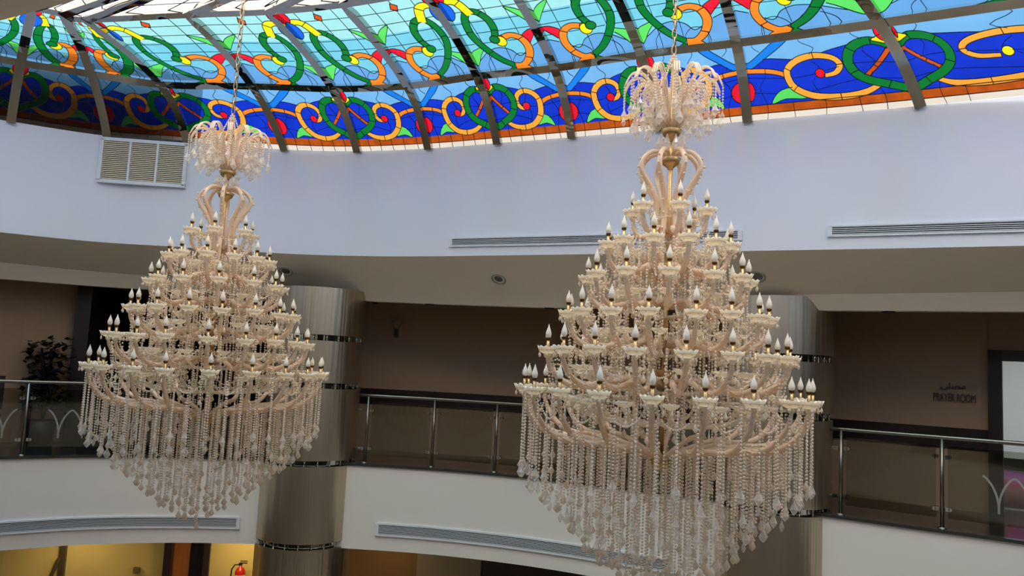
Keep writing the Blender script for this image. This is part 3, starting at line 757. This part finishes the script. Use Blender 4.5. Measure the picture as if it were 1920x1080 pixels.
        for v in (1.36, 1.48, 1.6, 1.72, 1.84): lead.append([(0, Y(v)), (W, Y(v))])
        for t in (.3, .62): lead.append([tuple(p) for p in cr([(X(t - .12), Y(1)), (X(t - .1), Y(1.12)), (X(t), Y(1.2)), (X(t + .12), Y(1.16)), (X(t + .16), Y(1))], 4)])
        bgc = lambda x, y: 'turquoise pale' if y > Y(1.62) else 'turquoise'
    return S, lead, bgc

def pane(k, row, parent, wide=False, ball='red'):
    A = surf(k, 0, row + .5); B_ = surf(k, 1, row + .5); W = float(np.linalg.norm(B_ - A)); H = HL if row == 0 else HU
    even_left = (k % 2 == 1)      # index 1 is the first visible rib and a heart rib
    S, lead, bgc = motifs(row, W, even_left, wide, ball)
    verts = []; edges = []
    def addloop(L_, closed=True):
        b = len(verts); n = len(L_)
        verts.extend([Vector((min(max(p[0], 0), W), min(max(p[1], 0), H))) for p in L_])
        edges.extend([(b + i, b + (i + 1) % n) for i in range(n if closed else n - 1)])
    addloop([(0, 0), (W, 0), (W, H), (0, H)])
    for i in range(1, 4): addloop([(W * i / 4, 0), (W * i / 4, H)], False)
    for i in range(1, 7): addloop([(0, H * i / 7), (W, H * i / 7)], False)
    addloop([(0, H * .62), (W, H * .62)], False)
    for s, c in S: addloop(s if not (isinstance(s, tuple) and s[0] == 'stroke') else list(s[1]) + list(s[2])[::-1])
    ov, oe, of, _, _, _ = delaunay_2d_cdt(verts, edges, [], 1, 1e-5)
    faces = []; mi = []
    bb = []
    for s, c in S:
        pts = s if not (isinstance(s, tuple) and s[0] == 'stroke') else list(s[1]) + list(s[2])
        bb.append((min(p[0] for p in pts), max(p[0] for p in pts), min(p[1] for p in pts), max(p[1] for p in pts)))
    for f in of:
        x = sum(ov[i][0] for i in f) / len(f); y = sum(ov[i][1] for i in f) / len(f); c = None
        for (s, cc), b in zip(reversed(S), reversed(bb)):
            if x < b[0] or x > b[1] or y < b[2] or y > b[3]: continue
            if (in_stroke(x, y, s) if (isinstance(s, tuple) and s[0] == 'stroke') else pip(x, y, s)): c = cc; break
        faces.append(tuple(f)); mi.append(GK.index(c or bgc(x, y)))
    to3 = lambda x, y, d=0: surf(k, min(max(x / W, 0), 1), row + min(max(y / H, 0), 1)) + dn_ * d
    c0 = surf(k, .5, row + .5); nx = surf(k, .6, row + .5) - c0; ny = surf(k, .5, row + .6) - c0
    dn_ = np.cross(nx, ny); dn_ = dn_ / np.linalg.norm(dn_)
    if dn_[2] > 0: dn_ = -dn_
    o = mesh_obj('stained_pane', [to3(v[0], v[1]) for v in ov], faces, None, parent, True, mats=GM, midx=mi)
    # lead came
    mb = MB()
    def came(L_, closed, hw=.0038):
        n = len(L_)
        for i in range(n if closed else n - 1):
            p, q = np.array(L_[i]), np.array(L_[(i + 1) % n])
            if (p[0] <= 0 and q[0] <= 0) or (p[0] >= W and q[0] >= W) or (p[1] <= 0 and q[1] <= 0): continue
            d = q - p; l = np.hypot(*d)
            if l < 1e-4: continue
            m = np.array([-d[1], d[0]]) / l * hw
            seg = max(1, int(l / .2))
            for s in range(seg):
                a, b = p + d * s / seg, p + d * (s + 1) / seg
                Q = [a - m, b - m, b + m, a + m]
                mb.add([to3(*c, .006) for c in Q] + [to3(*c, -.002) for c in Q], [(0, 1, 2, 3), (7, 6, 5, 4), (0, 4, 5, 1), (2, 6, 7, 3)])
    def covered(m, j):
        for (s2, c2), bx in zip(S[j + 1:], bb[j + 1:]):
            if m[0] < bx[0] or m[0] > bx[1] or m[1] < bx[2] or m[1] > bx[3]: continue
            if (in_stroke(m[0], m[1], s2) if (isinstance(s2, tuple) and s2[0] == 'stroke') else pip(m[0], m[1], s2)): return True
        return False
    def came_j(L_, closed, j):
        n = len(L_)
        for i in range(n if closed else n - 1):
            a, b = np.array(L_[i]), np.array(L_[(i + 1) % n])
            if not covered((a + b) / 2, j): came([a, b], False)
    for js, (s, c) in enumerate(S):
        if isinstance(s, tuple) and s[0] == 'stroke':
            came_j(s[1], False, js); came_j(s[2], False, js)
            n = len(s[1])
            for j in range(0, n, 10):
                if not covered((np.array(s[1][j]) + np.array(s[2][j])) / 2, js): came([s[1][j], s[2][j]], False)
            continue
        came_j(s, True, js); continue
        if isinstance(s, tuple) and s[0] == 'stroke':
            came(s[1], False); came(s[2], False)
            n = len(s[1])
            for j in range(0, n, 10): came([s[1][j], s[2][j]], False)
        else: came(s, True)
    shapes = [(s, b) for (s, c), b in zip(S, bb) if c not in ('deep', 'sky')]
    for L_ in lead:
        # split the free lead lines so that they stop at the drawn shapes
        D_ = []
        for i in range(len(L_) - 1):
            p, q = np.array(L_[i]), np.array(L_[i + 1]); ns = max(1, int(np.hypot(*(q - p)) / .05))
            for s in range(ns): D_.append((p + (q - p) * s / ns, p + (q - p) * (s + 1) / ns))
        for a, b in D_:
            m = (a + b) / 2; hit = False
            for s, bx in shapes:
                if m[0] < bx[0] or m[0] > bx[1] or m[1] < bx[2] or m[1] > bx[3]: continue
                if m[1] < .19 * HL and row == 0: continue
                if (in_stroke(m[0], m[1], s) if (isinstance(s, tuple) and s[0] == 'stroke') else pip(m[0], m[1], s)): hit = True; break
            if not hit: came([a, b], False, .0026)
    mb.build('lead_came', M['lead'], o)
    return o
PLACE = ['past the left edge', 'at the far left edge', 'second from the left edge, above the shaded corner', 'above the louvre grille', 'directly behind the left chandelier chain', 'just right of the left chandelier chain', 'fifth bay, left of the middle of the roof edge', 'middle bay above the empty white wall', 'bay right of the middle, ending behind the right chandelier', 'bay behind the crown of the right chandelier', 'wide bay right of the right chandelier', 'wide bay at the right edge with the yellow ball']
for k in range(NF - 1):
    c = surf(k, .5, 0); w = empty('window_%d' % (k + 1), (0, 0, 0)); struct(w, 'stained glass roof bay, ' + PLACE[k])
    a = pane(k, 0, w, wide=(k == NF - 2), ball='yellow' if k == NF - 2 else 'red'); b = pane(k, 1, w)
    b['label'] = 'turquoise upper pane with green and orange scrolls'; a['label'] = 'deep blue lower pane with orange scroll over an amber edge'
# mirror clad ribs and purlins
def bar(mb, pts, nrm, w, t):
    N = len(pts); vs = []
    for i in range(N):
        d = pts[min(i + 1, N - 1)] - pts[max(i - 1, 0)]; d = d / np.linalg.norm(d); n = nrm[i] - d * np.dot(nrm[i], d); n = n / np.linalg.norm(n); s = np.cross(d, n)
        for (a, b) in ((-1, 0), (1, 0), (1, 1), (-1, 1)): vs.append(pts[i] + s * a * w / 2 + n * b * t)
    fs = [(4 * i + j, 4 * i + (j + 1) % 4, 4 * i + 4 + (j + 1) % 4, 4 * i + 4 + j) for i in range(N - 1) for j in range(4)] + [(0, 1, 2, 3), (4 * N - 1, 4 * N - 2, 4 * N - 3, 4 * N - 4)]
    mb.add(vs, fs)
def nrm_at(k, u, v):
    e = .02; a = surf(k, u + e, v) - surf(k, u - e, v); b = surf(k, u, min(v + e, 2)) - surf(k, u, max(v - e, 0)); n = np.cross(a, b); n = n / np.linalg.norm(n)
    return -n if n[2] > 0 else n
ti = 5
INN = np.array([1.2, 6.0])
for k in range(NF):
    kk, u = (k, 0) if k < NF - 1 else (k - 1, 1)
    vs_ = [2.0 * j / 20 for j in range(21)]; pts = [rib_pt(k, v) for v in vs_]; nr = [nrm_at(kk, u, v) for v in vs_]
    # the rib runs on across the white glass cap
    end = P2[k] + (np.array([INN[0] + (k - 6) * .35, INN[1] + (6 - k) * .12, Z_FT + 1.45]) - P2[k]) * .85
    for j in (1, 2, 3, 4): pts.append(P2[k] + (end - P2[k]) * j / 4); nr.append(np.array([0, 0, -1.0]))
    mb = MB(); bar(mb, pts, nr, .115, .07); struct(mb.build('trim_%d' % ti, M['rib']), 'mirror clad roof rib between stained glass bays %s' % PLACE[min(k, NF - 2)].replace('bay ', '')); ti += 1
for row, nm in ((1, 'lower'), (2, 'upper')):
    pts = []; nr = []
    for k in range(NF - 1):
        for j in range(6): u = j / 6; pts.append(surf(k, u, row - .001)); nr.append(nrm_at(k, u, row - .02))
    mb = MB(); bar(mb, pts, nr, .115, .05); struct(mb.build('trim_%d' % ti, M['rib']), 'mirror clad %s cross bar of the glass roof' % nm); ti += 1

# frosted white cap over the middle, and the plain glazed roof edge on the near side (out of view)
farring = [surf(k, j / SUB, 2.0) for k in range(NF - 1) for j in range(SUB)] + [P2[-1]]
foot = [np.array([*p, Z_FT]) for p in Floop[:(NF - 1) * SUB + 1]]
nearfoot = Floop[(NF - 1) * SUB + 1:]
cen = np.array([0.6, 6.0])
near1 = [np.array([*(p + (cen - p) / np.hypot(*(cen - p)) * .75), Z_FT + .72]) for p in nearfoot]
near2 = [np.array([*(p + (cen - p) / np.hypot(*(cen - p)) * 1.7), Z_FT + 1.17]) for p in nearfoot]
rows = [[tuple(np.array([*p, Z_FT])) for p in nearfoot], [tuple(p) for p in near1], [tuple(p) for p in near2]]
e0 = [tuple(P0[-1]), tuple(P1[-1]), tuple(P2[-1])]; s0 = [tuple(P0[0]), tuple(P1[0]), tuple(P2[0])]
rows = [[e0[i]] + rows[i] + [s0[i]] for i in range(3)]
o = strip('window_%d' % NF, rows, G['pale'], closed=False); struct(o, 'plain light blue glazing on the near side of the roof')
ring = farring + near2; apex = (*cen, Z_FT + 1.75); vs = [tuple(p) for p in ring]; n = len(vs)
for f in (.3, .6): vs += [tuple(np.array(p) * (1 - f) + np.array((apex[0], apex[1], 0)) * f + np.array([0, 0, (Z_FT + 1.75) * f * 1.0])) for p in ring] if False else [tuple(np.array(p) * (1 - f) + np.array(apex) * f) for p in ring]
vs.append(apex); fs = []
for j in range(2): fs += [(j * n + i, j * n + (i + 1) % n, (j + 1) * n + (i + 1) % n, (j + 1) * n + i) for i in range(n)]
fs += [(2 * n + i, 2 * n + (i + 1) % n, 3 * n) for i in range(n)]
cap = mesh_obj('window_%d' % (NF + 1), vs, fs, G['white'], None, False); struct(cap, 'white frosted glass over the middle of the roof')
mb = MB()
for f in (.07, .14, .21, .3, .45):
    L_ = [np.array(p) * (1 - f) + np.array(apex) * f + np.array([0, 0, -.006]) for p in farring]
    bar(mb, L_, [np.array([0, 0, -1.])] * len(L_), .012, .006)
for i in range(0, len(farring), 3):
    L_ = [np.array(farring[i]) * (1 - f) + np.array(apex) * f + np.array([0, 0, -.006]) for f in (0, .2, .5)]
    bar(mb, L_, [np.array([0, 0, -1.])] * 3, .012, .006)
mb.build('lead_came', M['lead'], cap)
# unseen wall added outside to block the sky behind the far left glass
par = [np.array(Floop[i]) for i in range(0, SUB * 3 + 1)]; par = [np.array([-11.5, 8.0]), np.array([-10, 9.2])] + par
wall_run('wall_sky_block', [tuple(p) for p in inset(par, -.22)], Z_FT - .3, Z_FT + 1.12, pmat('sky block dark', rgb(62, 58, 56), .9), 'added outside wall that blocks the sky behind the far left glass', .2)

# opaque sheet added above the same panes to keep daylight off them
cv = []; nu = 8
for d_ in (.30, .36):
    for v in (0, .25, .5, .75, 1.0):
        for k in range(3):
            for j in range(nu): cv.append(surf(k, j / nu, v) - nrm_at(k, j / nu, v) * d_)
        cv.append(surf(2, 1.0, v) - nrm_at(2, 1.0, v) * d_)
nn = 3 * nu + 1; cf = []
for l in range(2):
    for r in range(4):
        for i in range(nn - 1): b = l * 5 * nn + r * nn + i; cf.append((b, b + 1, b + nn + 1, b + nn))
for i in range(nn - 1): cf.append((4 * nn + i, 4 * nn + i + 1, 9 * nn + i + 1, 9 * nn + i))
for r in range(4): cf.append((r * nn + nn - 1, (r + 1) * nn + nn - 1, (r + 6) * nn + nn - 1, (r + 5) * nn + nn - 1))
struct(mesh_obj('ceiling_shade_sheet', cv, cf, pmat('shade sheet grey', rgb(110, 104, 100), .9)), 'added opaque sheet shading the far left glass from outside')

# ------------------------------------------------------------------ chandelier
SH = {}
def shared(name, mb, mat, smooth=True):
    me = bpy.data.meshes.new(name); me.from_pydata(mb.v, [], mb.f); me.materials.append(mat)
    if smooth: me.polygons.foreach_set('use_smooth', [True] * len(mb.f))
    me.update(); SH[name] = me; return me
def part(name, me, parent, loc=(0, 0, 0), rz=0, sc=(1, 1, 1), rx=0):
    o = bpy.data.objects.new(name, me); COL.objects.link(o); o.parent = parent; o.location = loc; o.rotation_euler = (rx, 0, rz); o.scale = sc; return o
def bead(mb, c, r, n=6, k=3, sz=1.0):
    pr = [(r * sin(pi * j / k), -r * cos(pi * j / k) * sz) for j in range(1, k)]
    b = len(mb.v); vs = []
    for (rr_, z) in pr:
        for i in range(n): a = 2 * pi * i / n; vs.append((c[0] + rr_ * cos(a), c[1] + rr_ * sin(a), c[2] + z))
    m = len(pr); vs += [(c[0], c[1], c[2] - r * sz), (c[0], c[1], c[2] + r * sz)]
    fs = [(j * n + i, j * n + (i + 1) % n, (j + 1) * n + (i + 1) % n, (j + 1) * n + i) for j in range(m - 1) for i in range(n)]
    fs += [((i + 1) % n, i, m * n) for i in range(n)] + [((m - 1) * n + i, (m - 1) * n + (i + 1) % n, m * n + 1) for i in range(n)]
    mb.add(vs, fs)
def dropshape(mb, c, L_, w, n=6):
    """faceted almond drop hanging below c"""
    pr = [(.08, -.02), (.42, -.28), (1.0, -.62), (.58, -.82), (.16, -.95)]
    vs = []
    for (r, z) in pr:
        for i in range(n): a = 2 * pi * i / n; vs.append((c[0] + r * w * cos(a), c[1] + r * w * sin(a) * .75, c[2] + z * L_))
    m = len(pr); vs += [(c[0], c[1], c[2]), (c[0], c[1], c[2] - L_)]
    fs = [(j * n + (i + 1) % n, j * n + i, (j + 1) * n + i, (j + 1) * n + (i + 1) % n) for j in range(m - 1) for i in range(n)]
    fs += [(i, (i + 1) % n, m * n) for i in range(n)] + [((m - 1) * n + (i + 1) % n, (m - 1) * n + i, m * n + 1) for i in range(n)]
    mb.add(vs, fs)

# bobeche: scalloped milk glass bowl
mb = MB()
def wv_(j, t): k = {0: 0, 1: 0, 2: .2, 3: .6, 4: 1.0, 5: .9, 6: .3}[j]; s = abs(((t * 11 / (2 * pi)) % 1) - .5) * 2; return (-.004 * s * k, -.014 * s * k)
mb.lathe([(.012, -.016), (.034, -.014), (.060, .002), (.075, .022), (.084, .044), (.079, .044), (.052, .012)], 44, wave=wv_)
mb.lathe([(.048, .012), (.0, .008)], 44)
mb.lathe([(.0, -.05), (.016, -.048), (.024, -.03), (.018, -.012), (.0, -.01)], 12)
shared('bobeche', mb, M['bobeche'])
mb = MB(); mb.lathe([(.0135, .005), (.0125, .090), (.0, .091)], 12); shared('candle_tube', mb, M['brass'])
mb = MB(); mb.lathe([(.0135, .084), (.018, .088), (.019, .102), (.014, .104), (0, .104)], 12); shared('collar', mb, M['brassdark'])
mb = MB(); mb.lathe([(.012, .102), (.0195, .112), (.0230, .124), (.0222, .136), (.0170, .154), (.0105, .171), (.005, .186), (.0022, .198), (0, .202)], 14); shared('bulb', mb, M['bulb'])
mb = MB()
for k in range(7):
    a = 2 * pi * k / 7 + .2; c = (.070 * cos(a), .070 * sin(a), .022); bead(mb, (c[0], c[1], c[2] - .012), .008); dropshape(mb, (c[0], c[1], c[2] - .02), .046, .012)
mb.tube([(.070 * cos(2 * pi * k / 24), .070 * sin(2 * pi * k / 24), .014) for k in range(25)], .003, 5, False)
shared('crystal_drops', mb, M['crystal'], False)
def ladder(n, r=.0092, pitch=.0235):
    mb = MB()
    for i in range(n): bead(mb, (0, 0, -(i + .5) * pitch), r, 6, 4)
    return mb
LEN = {}
for n in (8, 12, 16, 20, 24, 28, 32, 36, 40, 44):
    LEN[n] = shared('strand%d' % n, ladder(n), M['crystal'])
mb = MB(); dropshape(mb, (0, 0, 0), .104, .035, 8); shared('big_drop', mb, M['crystal2'], False)
mb = MB(); dropshape(mb, (0, 0, 0), .090, .021, 6); shared('slim_drop', mb, M['crystal2'], False)

TIERS = [  # name, radius, height, number, phase
    (.30, 1.28, 6, .62), (.49, 1.00, 12, .10), (.63, .74, 12, .36), (.78, .45, 16, .05), (.94, .17, 18, .12), (1.10, -.13, 20, .04)]
def arm_mesh(i):
    R, h, n, ph = TIERS[i]; mb = MB()
    k = (.55 + .45 * R / 1.1)
    if i == 5: prof = [(R, -.045), (R * .985, -.12), (R * .94, -.20), (R * .86, -.285), (R * .74, -.335), (R * .58, -.345), (R * .40, -.375), (R * .2, -.42), (R * .05, -.46)]
    else: prof = [(R, -.045), (R * .985, -.10 * k), (R * .94, -.17 * k), (R * .85, -.235 * k), (R * .73, -.265 * k), (R * .58, -.24 * k), (R * .42, -.19 * k), (R * .22, -.19 * k), (.035, -.23 * k)]
    P_ = cr([(r, 0, z) for r, z in prof], 4); N = len(P_)
    mb.tube(P_, [.014 + .009 * sin(pi * j / (N - 1)) for j in range(N)], 8)
    # twisted ribs of moulded glass
    for s in (0, pi):
        Q = []
        for j, p in enumerate(P_): t = j * .5 + s; rr_ = .016 + .009 * sin(pi * j / (N - 1)); Q.append((p[0] + rr_ * .4 * cos(t), rr_ * sin(t), p[2] + rr_ * .7 * cos(t)))
        mb.tube(Q, .005, 4)
    # beads laid along the arm and two small leaf cups
    for j in range(2, N - 3, 4): bead(mb, (P_[j][0], 0, P_[j][2] - .03), .010)
    return mb
for i in range(6): shared('arm%d' % i, arm_mesh(i), M['armglass'])
def swag(p, q, sag, r=.0085, pitch=.021):
    mb = MB(); p = Vector(p); q = Vector(q); L_ = (q - p).length * (1 + (sag / max((q - p).length, .01)) ** 2 * 2); n = max(4, int(L_ / pitch))
    for i in range(n + 1):
        t = i / n; c = p.lerp(q, t); c.z -= sag * 4 * t * (1 - t); bead(mb, c, r)
    return mb
# swags between neighbouring bowls of a tier
for i in range(6):
    R, h, n, ph = TIERS[i]; a = 2 * pi / n
    shared('swag%d' % i, swag((R * .97, 0, .0), (R * .97 * cos(a), R * .97 * sin(a), 0), .075 + .02 * i), M['crystal'])
    if i < 5:
        R2, h2_, n2, _ = TIERS[i + 1]
        shared('fall%d' % i, swag((R * .98, 0, -.06), (R2 * .80, .03, h2_ - h + .0), .05), M['crystal'])
# inner bowl arms (no candles) that fill the body
mb = MB(); P_ = cr([(.0, 0, -.12), (.12, 0, -.12), (.24, 0, -.09), (.32, 0, -.02), (.33, 0, .03)], 4); mb.tube(P_, .011, 7)
mb2 = MB(); mb2.lathe([(.0, .02), (.03, .025), (.055, .045), (.062, .065), (.056, .063), (.03, .035)], 22, (.33, 0, 0), wave=lambda j, t: (0, -.008 * (j > 2) * abs(((t * 9 / (2 * pi)) % 1) - .5) * 2)); mb.add(mb2.v, mb2.f)
for k in range(5): a = 2 * pi * k / 5; dropshape(mb, (.33 + .055 * cos(a), .055 * sin(a), .03), .055, .013)
shared('inner_bowl', mb, M['bobeche'])
mb = MB(); P_ = cr([(.02, 0, .0), (.06, 0, .06), (.17, 0, .055), (.245, 0, -.02), (.24, 0, -.10), (.17, 0, -.20), (.115, 0, -.31), (.105, 0, -.43), (.14, 0, -.58), (.165, 0, -.72), (.13, 0, -.86), (.04, 0, -.95)], 5)
N = len(P_); mb.tube(P_, [.012 + .011 * sin(pi * j / (N - 1)) for j in range(N)], 10)
for j in range(6, N - 4, 4): bead(mb, (P_[j][0] + .03, 0, P_[j][2]), .011)
shared('scroll', mb, M['armglass'])
mb = MB(); P_ = cr([(.02, 0, .0), (.10, 0, .10), (.15, 0, .24), (.20, 0, .37), (.285, 0, .44), (.37, 0, .42), (.42, 0, .33)], 5); N = len(P_)
mb.tube(P_, [.011 - .004 * j / N for j in range(N)], 8); mb.tube([(p[0], .018, p[2] + .004) for p in P_], .006, 5); mb.tube([(p[0], -.018, p[2] + .004) for p in P_], .006, 5)
shared('fountain', mb, M['crystal'])
mb = MB(); P_ = cr([(.02, 0, .0), (.09, 0, .05), (.13, 0, .16), (.18, 0, .27), (.25, 0, .30), (.30, 0, .22)], 5); N = len(P_)
mb.tube(P_, [.010 - .004 * j / N for j in range(N)], 8); shared('fountain2', mb, M['crystal'])

def strand_n(L_):
    return min(LEN, key=lambda k: abs(k * .0235 - L_))
RINGS = [(1.10, -.05, .49, 48), (1.03, -.12, .60, 44), (.92, -.26, .71, 42), (.80, -.33, .81, 38), (.69, -.36, .90, 34), (.58, -.38, 1.01, 30), (.47, -.40, 1.12, 24), (.36, -.42, 1.19, 18), (.25, -.44, 1.27, 12), (.13, -.46, 1.35, 7), (.0, -.48, 1.43, 1)]
ZF = -.13
def stuff_mesh(cam_dir):
    pass
def chandelier(loc, label, sc, top_z, seed, view):
    rnd = random.Random(seed); root = empty('chandelier', loc, label, 'chandelier', 'crystal chandeliers'); root.scale = sc
    # stem with gilt cups
    mb = MB(); mb.tube([(0, 0, -.62), (0, 0, 2.52)], .017, 12); mb.build('stem', M['brass'], root, True)
    for (z, r) in ((1.93, .085), (1.70, .085), (.85, .07), (.05, .08), (-.62, .10)):
        mb = MB(); mb.lathe([(.0, -.07), (.02, -.068), (.028, -.05), (r * .75, -.025), (r, .02), (r * .93, .024), (r * .6, .0), (.02, .012), (.02, .05), (0, .05)], 20, (0, 0, z)); mb.build('gilt_cup', M['brass'], root, True)
    # crown
    for k in range(14):
        a = 2 * pi * k / 14 + .1; f = part('fountain_arm', SH['fountain'], root, (0, 0, 1.95), a, (.95, 1, 1.0))
        for (r_, z_, n_, k_) in ((.42, .33, 8, 1), (.36, .41, 8, 1.1), (.30, .42, 8, 1.25), (.23, .39, 8, 1.0)):
            part('bead_strand', LEN[n_], f, (r_, rnd.uniform(-.02, .02), z_), 0, (1, 1, k_)); part('crystal_drop', SH['big_drop'] if rnd.random() < .7 else SH['slim_drop'], f, (r_, 0, z_ - n_ * .0235 * k_), rnd.random() * 3)
    for k in range(12):
        a = 2 * pi * k / 12; f = part('fountain_arm', SH['fountain2'], root, (0, 0, 1.95), a, (1, 1, 1.15))
        for (r_, z_, k_) in ((.30, .22, .8), (.24, .28, .9), (.17, .24, .6)):
            part('bead_strand', LEN[8], f, (r_, 0, z_), 0, (1, 1, k_)); part('crystal_drop', SH['big_drop'], f, (r_, 0, z_ - 8 * .0235 * k_), rnd.random() * 3)
    mb = MB(); mb.lathe([(0, -.06), (.018, -.05), (.012, -.03), (.03, 0), (.02, .03), (.03, .05), (.012, .09), (0, .13)], 10, (0, 0, 2.46)); mb.build('crown_finial', M['crystal'], root)
    for k in range(9): a = 2 * pi * k / 9; part('crystal_drop', SH['big_drop'], root, (.10 * cos(a), .10 * sin(a), 1.90), a, (1.15, 1.15, 1.25))
    mb = MB()
    for k in range(8):
        a = 2 * pi * k / 8; m2 = swag((.02 * cos(a), .02 * sin(a), 2.55), (.15 * cos(a), .15 * sin(a), 2.28), .02); mb.add(m2.v, m2.f)
    mb.build('bead_tent', M['crystal'], root, True)
    # s-shaped scroll arms
    for k in range(8): part('scroll_arm', SH['scroll'], root, (0, 0, 1.70), 2 * pi * k / 8 + .25, (1, 1, 1.06))
    mb = MB()
    for k in range(8):
        for z, r1 in ((1.5, .2), (1.3, .12), (1.1, .13)):
            a = 2 * pi * k / 8 + .25; a2 = a + 2 * pi / 8; m2 = swag((r1 * cos(a), r1 * sin(a), z), (r1 * cos(a2), r1 * sin(a2), z), .06, .006, .017); mb.add(m2.v, m2.f)
    mb.build('bead_netting', M['crystal'], root, True)['kind'] = 'stuff'
    # candle tiers
    for i, (R, h, n, ph) in enumerate(TIERS):
        for k in range(n):
            a = 2 * pi * k / n + ph + rnd.uniform(-.025, .025); dz = rnd.uniform(-.008, .008)
            arm = part('candle_arm', SH['arm%d' % i], root, (0, 0, h + dz), a)
            part('drip_bowl', SH['bobeche'], arm, (R, 0, 0), rnd.random() * 6); part('candle_tube', SH['candle_tube'], arm, (R, 0, 0)); part('collar', SH['collar'], arm, (R, 0, 0))
            part('bulb', SH['bulb'], arm, (R, 0, 0), 0, (1, 1, rnd.uniform(.96, 1.05))); part('crystal_fringe', SH['crystal_drops'], arm, (R, 0, 0), rnd.random() * 6)
        for k in range(n): part('bead_swag', SH['swag%d' % i], root, (0, 0, h), 2 * pi * k / n + ph)
    # inner bowls
    for (z, sc_, n, ph) in ((.92, .75, 8, .2), (.60, 1.15, 10, .1), (.30, 1.6, 12, .25), (.02, 1.95, 12, .0), (-.22, 2.2, 14, .1)):
        for k in range(n): 
            o = part('inner_bowl_arm', SH['inner_bowl'], root, (0, 0, z), 2 * pi * k / n + ph, (sc_, 1, 1)); 
    # falling garlands inside the body, uncountable: one part
    mb = MB()
    for i in range(5):
        R, h, n, ph = TIERS[i]
        for k in range(n * 2):
            a = pi * k / n + ph + rnd.uniform(-.08, .08); me = SH['fall%d' % i]; ca, sa = cos(a), sin(a); vv = np.empty(len(me.vertices) * 3); me.vertices.foreach_get('co', vv); vv = vv.reshape(-1, 3)
            mb.add([(x * ca - y * sa, x * sa + y * ca, z + h) for x, y, z in vv], [tuple(p.vertices) for p in me.polygons])
    for i in range(1, 6):
        R, h, n, ph = TIERS[i]
        for f, m_n in ((.8, 16), (.6, 14), (.42, 10), (.25, 6)):
            for k in range(m_n + i * 2):
                a = 2 * pi * k / (m_n + i * 2) + rnd.random() * .2; L_ = rnd.choice((8, 8, 12)); me = LEN[L_]; c = (R * f * cos(a), R * f * sin(a), h + .05)
                vv = np.empty(len(me.vertices) * 3); me.vertices.foreach_get('co', vv); vv = vv.reshape(-1, 3) + np.array(c)
                mb.add([tuple(v) for v in vv], [tuple(p.vertices) for p in me.polygons]); dropshape(mb, (c[0], c[1], c[2] - L_ * .0235), .06, .02)
    mb.build('inner_garlands', M['crystal'], root, True)['kind'] = 'stuff'
    # curtain of long strands: the 96 nearest the viewer are parts, the rest one part
    S_ = []
    for (r, zt, L_, n) in RINGS:
        off = rnd.random()
        for k in range(n):
            a = 2 * pi * (k + off) / n + rnd.uniform(-.02, .02); x, y = r * cos(a), r * sin(a); ln = L_ - (abs(zt) - .05) * 1.0
            S_.append((x * view[0] + y * view[1] - .35 * abs(x * view[1] - y * view[0]), x, y, ZF + zt, ln + rnd.uniform(-.05, .03), a))
    S_.sort(key=lambda s: s[0]); mb = MB()
    for j, (d_, x, y, z, ln, a) in enumerate(S_):
        L_ = ln; n = strand_n(L_); k = L_ / (n * .0235)
        if j < 96:
            s = part('bead_strand', LEN[n], root, (x, y, z), a, (1, 1, k)); part('crystal_drop', SH['big_drop' if j % 3 else 'slim_drop'], s, (0, 0, -n * .0235), rnd.random() * 3, (1, 1, 1 / k))
        else:
            me = LEN[n]; vv = np.empty(len(me.vertices) * 3); me.vertices.foreach_get('co', vv); vv = vv.reshape(-1, 3) * np.array([1, 1, k]) + np.array([x, y, z])
            mb.add([tuple(v) for v in vv], [tuple(p.vertices) for p in me.polygons]); dropshape(mb, (x, y, z - L_), .085, .028)
    mb.build('bead_strands_rest', M['crystal'], root, True)['kind'] = 'stuff'
    # chain
    mb = MB(); z = 2.50; k = 0; zt = (top_z - loc[2]) / sc[2]
    while z < zt:
        c = z + .035; pts = []
        for j in range(13):
            t = 2 * pi * j / 12; w = .017 * cos(t); hh = .043 * sin(t); pts.append((w, 0, c + hh) if k % 2 else (0, w, c + hh))
        mb.tube(pts, .0055, 6, False); z += .068; k += 1
    mb.tube([(.012, .012, 2.3), (.02, .01, (zt + 2.3) / 2), (.012, .012, zt)], .004, 5)
    mb.build('chain', M['chain'], root, True)
    return root
def ch_pos(px, py, depth):
    d = ray(px, py); return d * depth
pR = ch_pos(1245, 700, 5.9); pL = ch_pos(398, 650, 7.45)
chandelier((pR.x, pR.y, EYE - .05), 'large crystal chandelier with six candle tiers, nearer one at right', (.965, .965, 1), Z_FT + 1.5, 11, (pR.x / 6, pR.y / 6))
chandelier((pL.x, pL.y, EYE - .08), 'crystal chandelier with six candle tiers, farther one at left beside the steel column', (.95, .95, .94), Z_FT + 1.45, 12, (pL.x / 7.7, pL.y / 7.7))
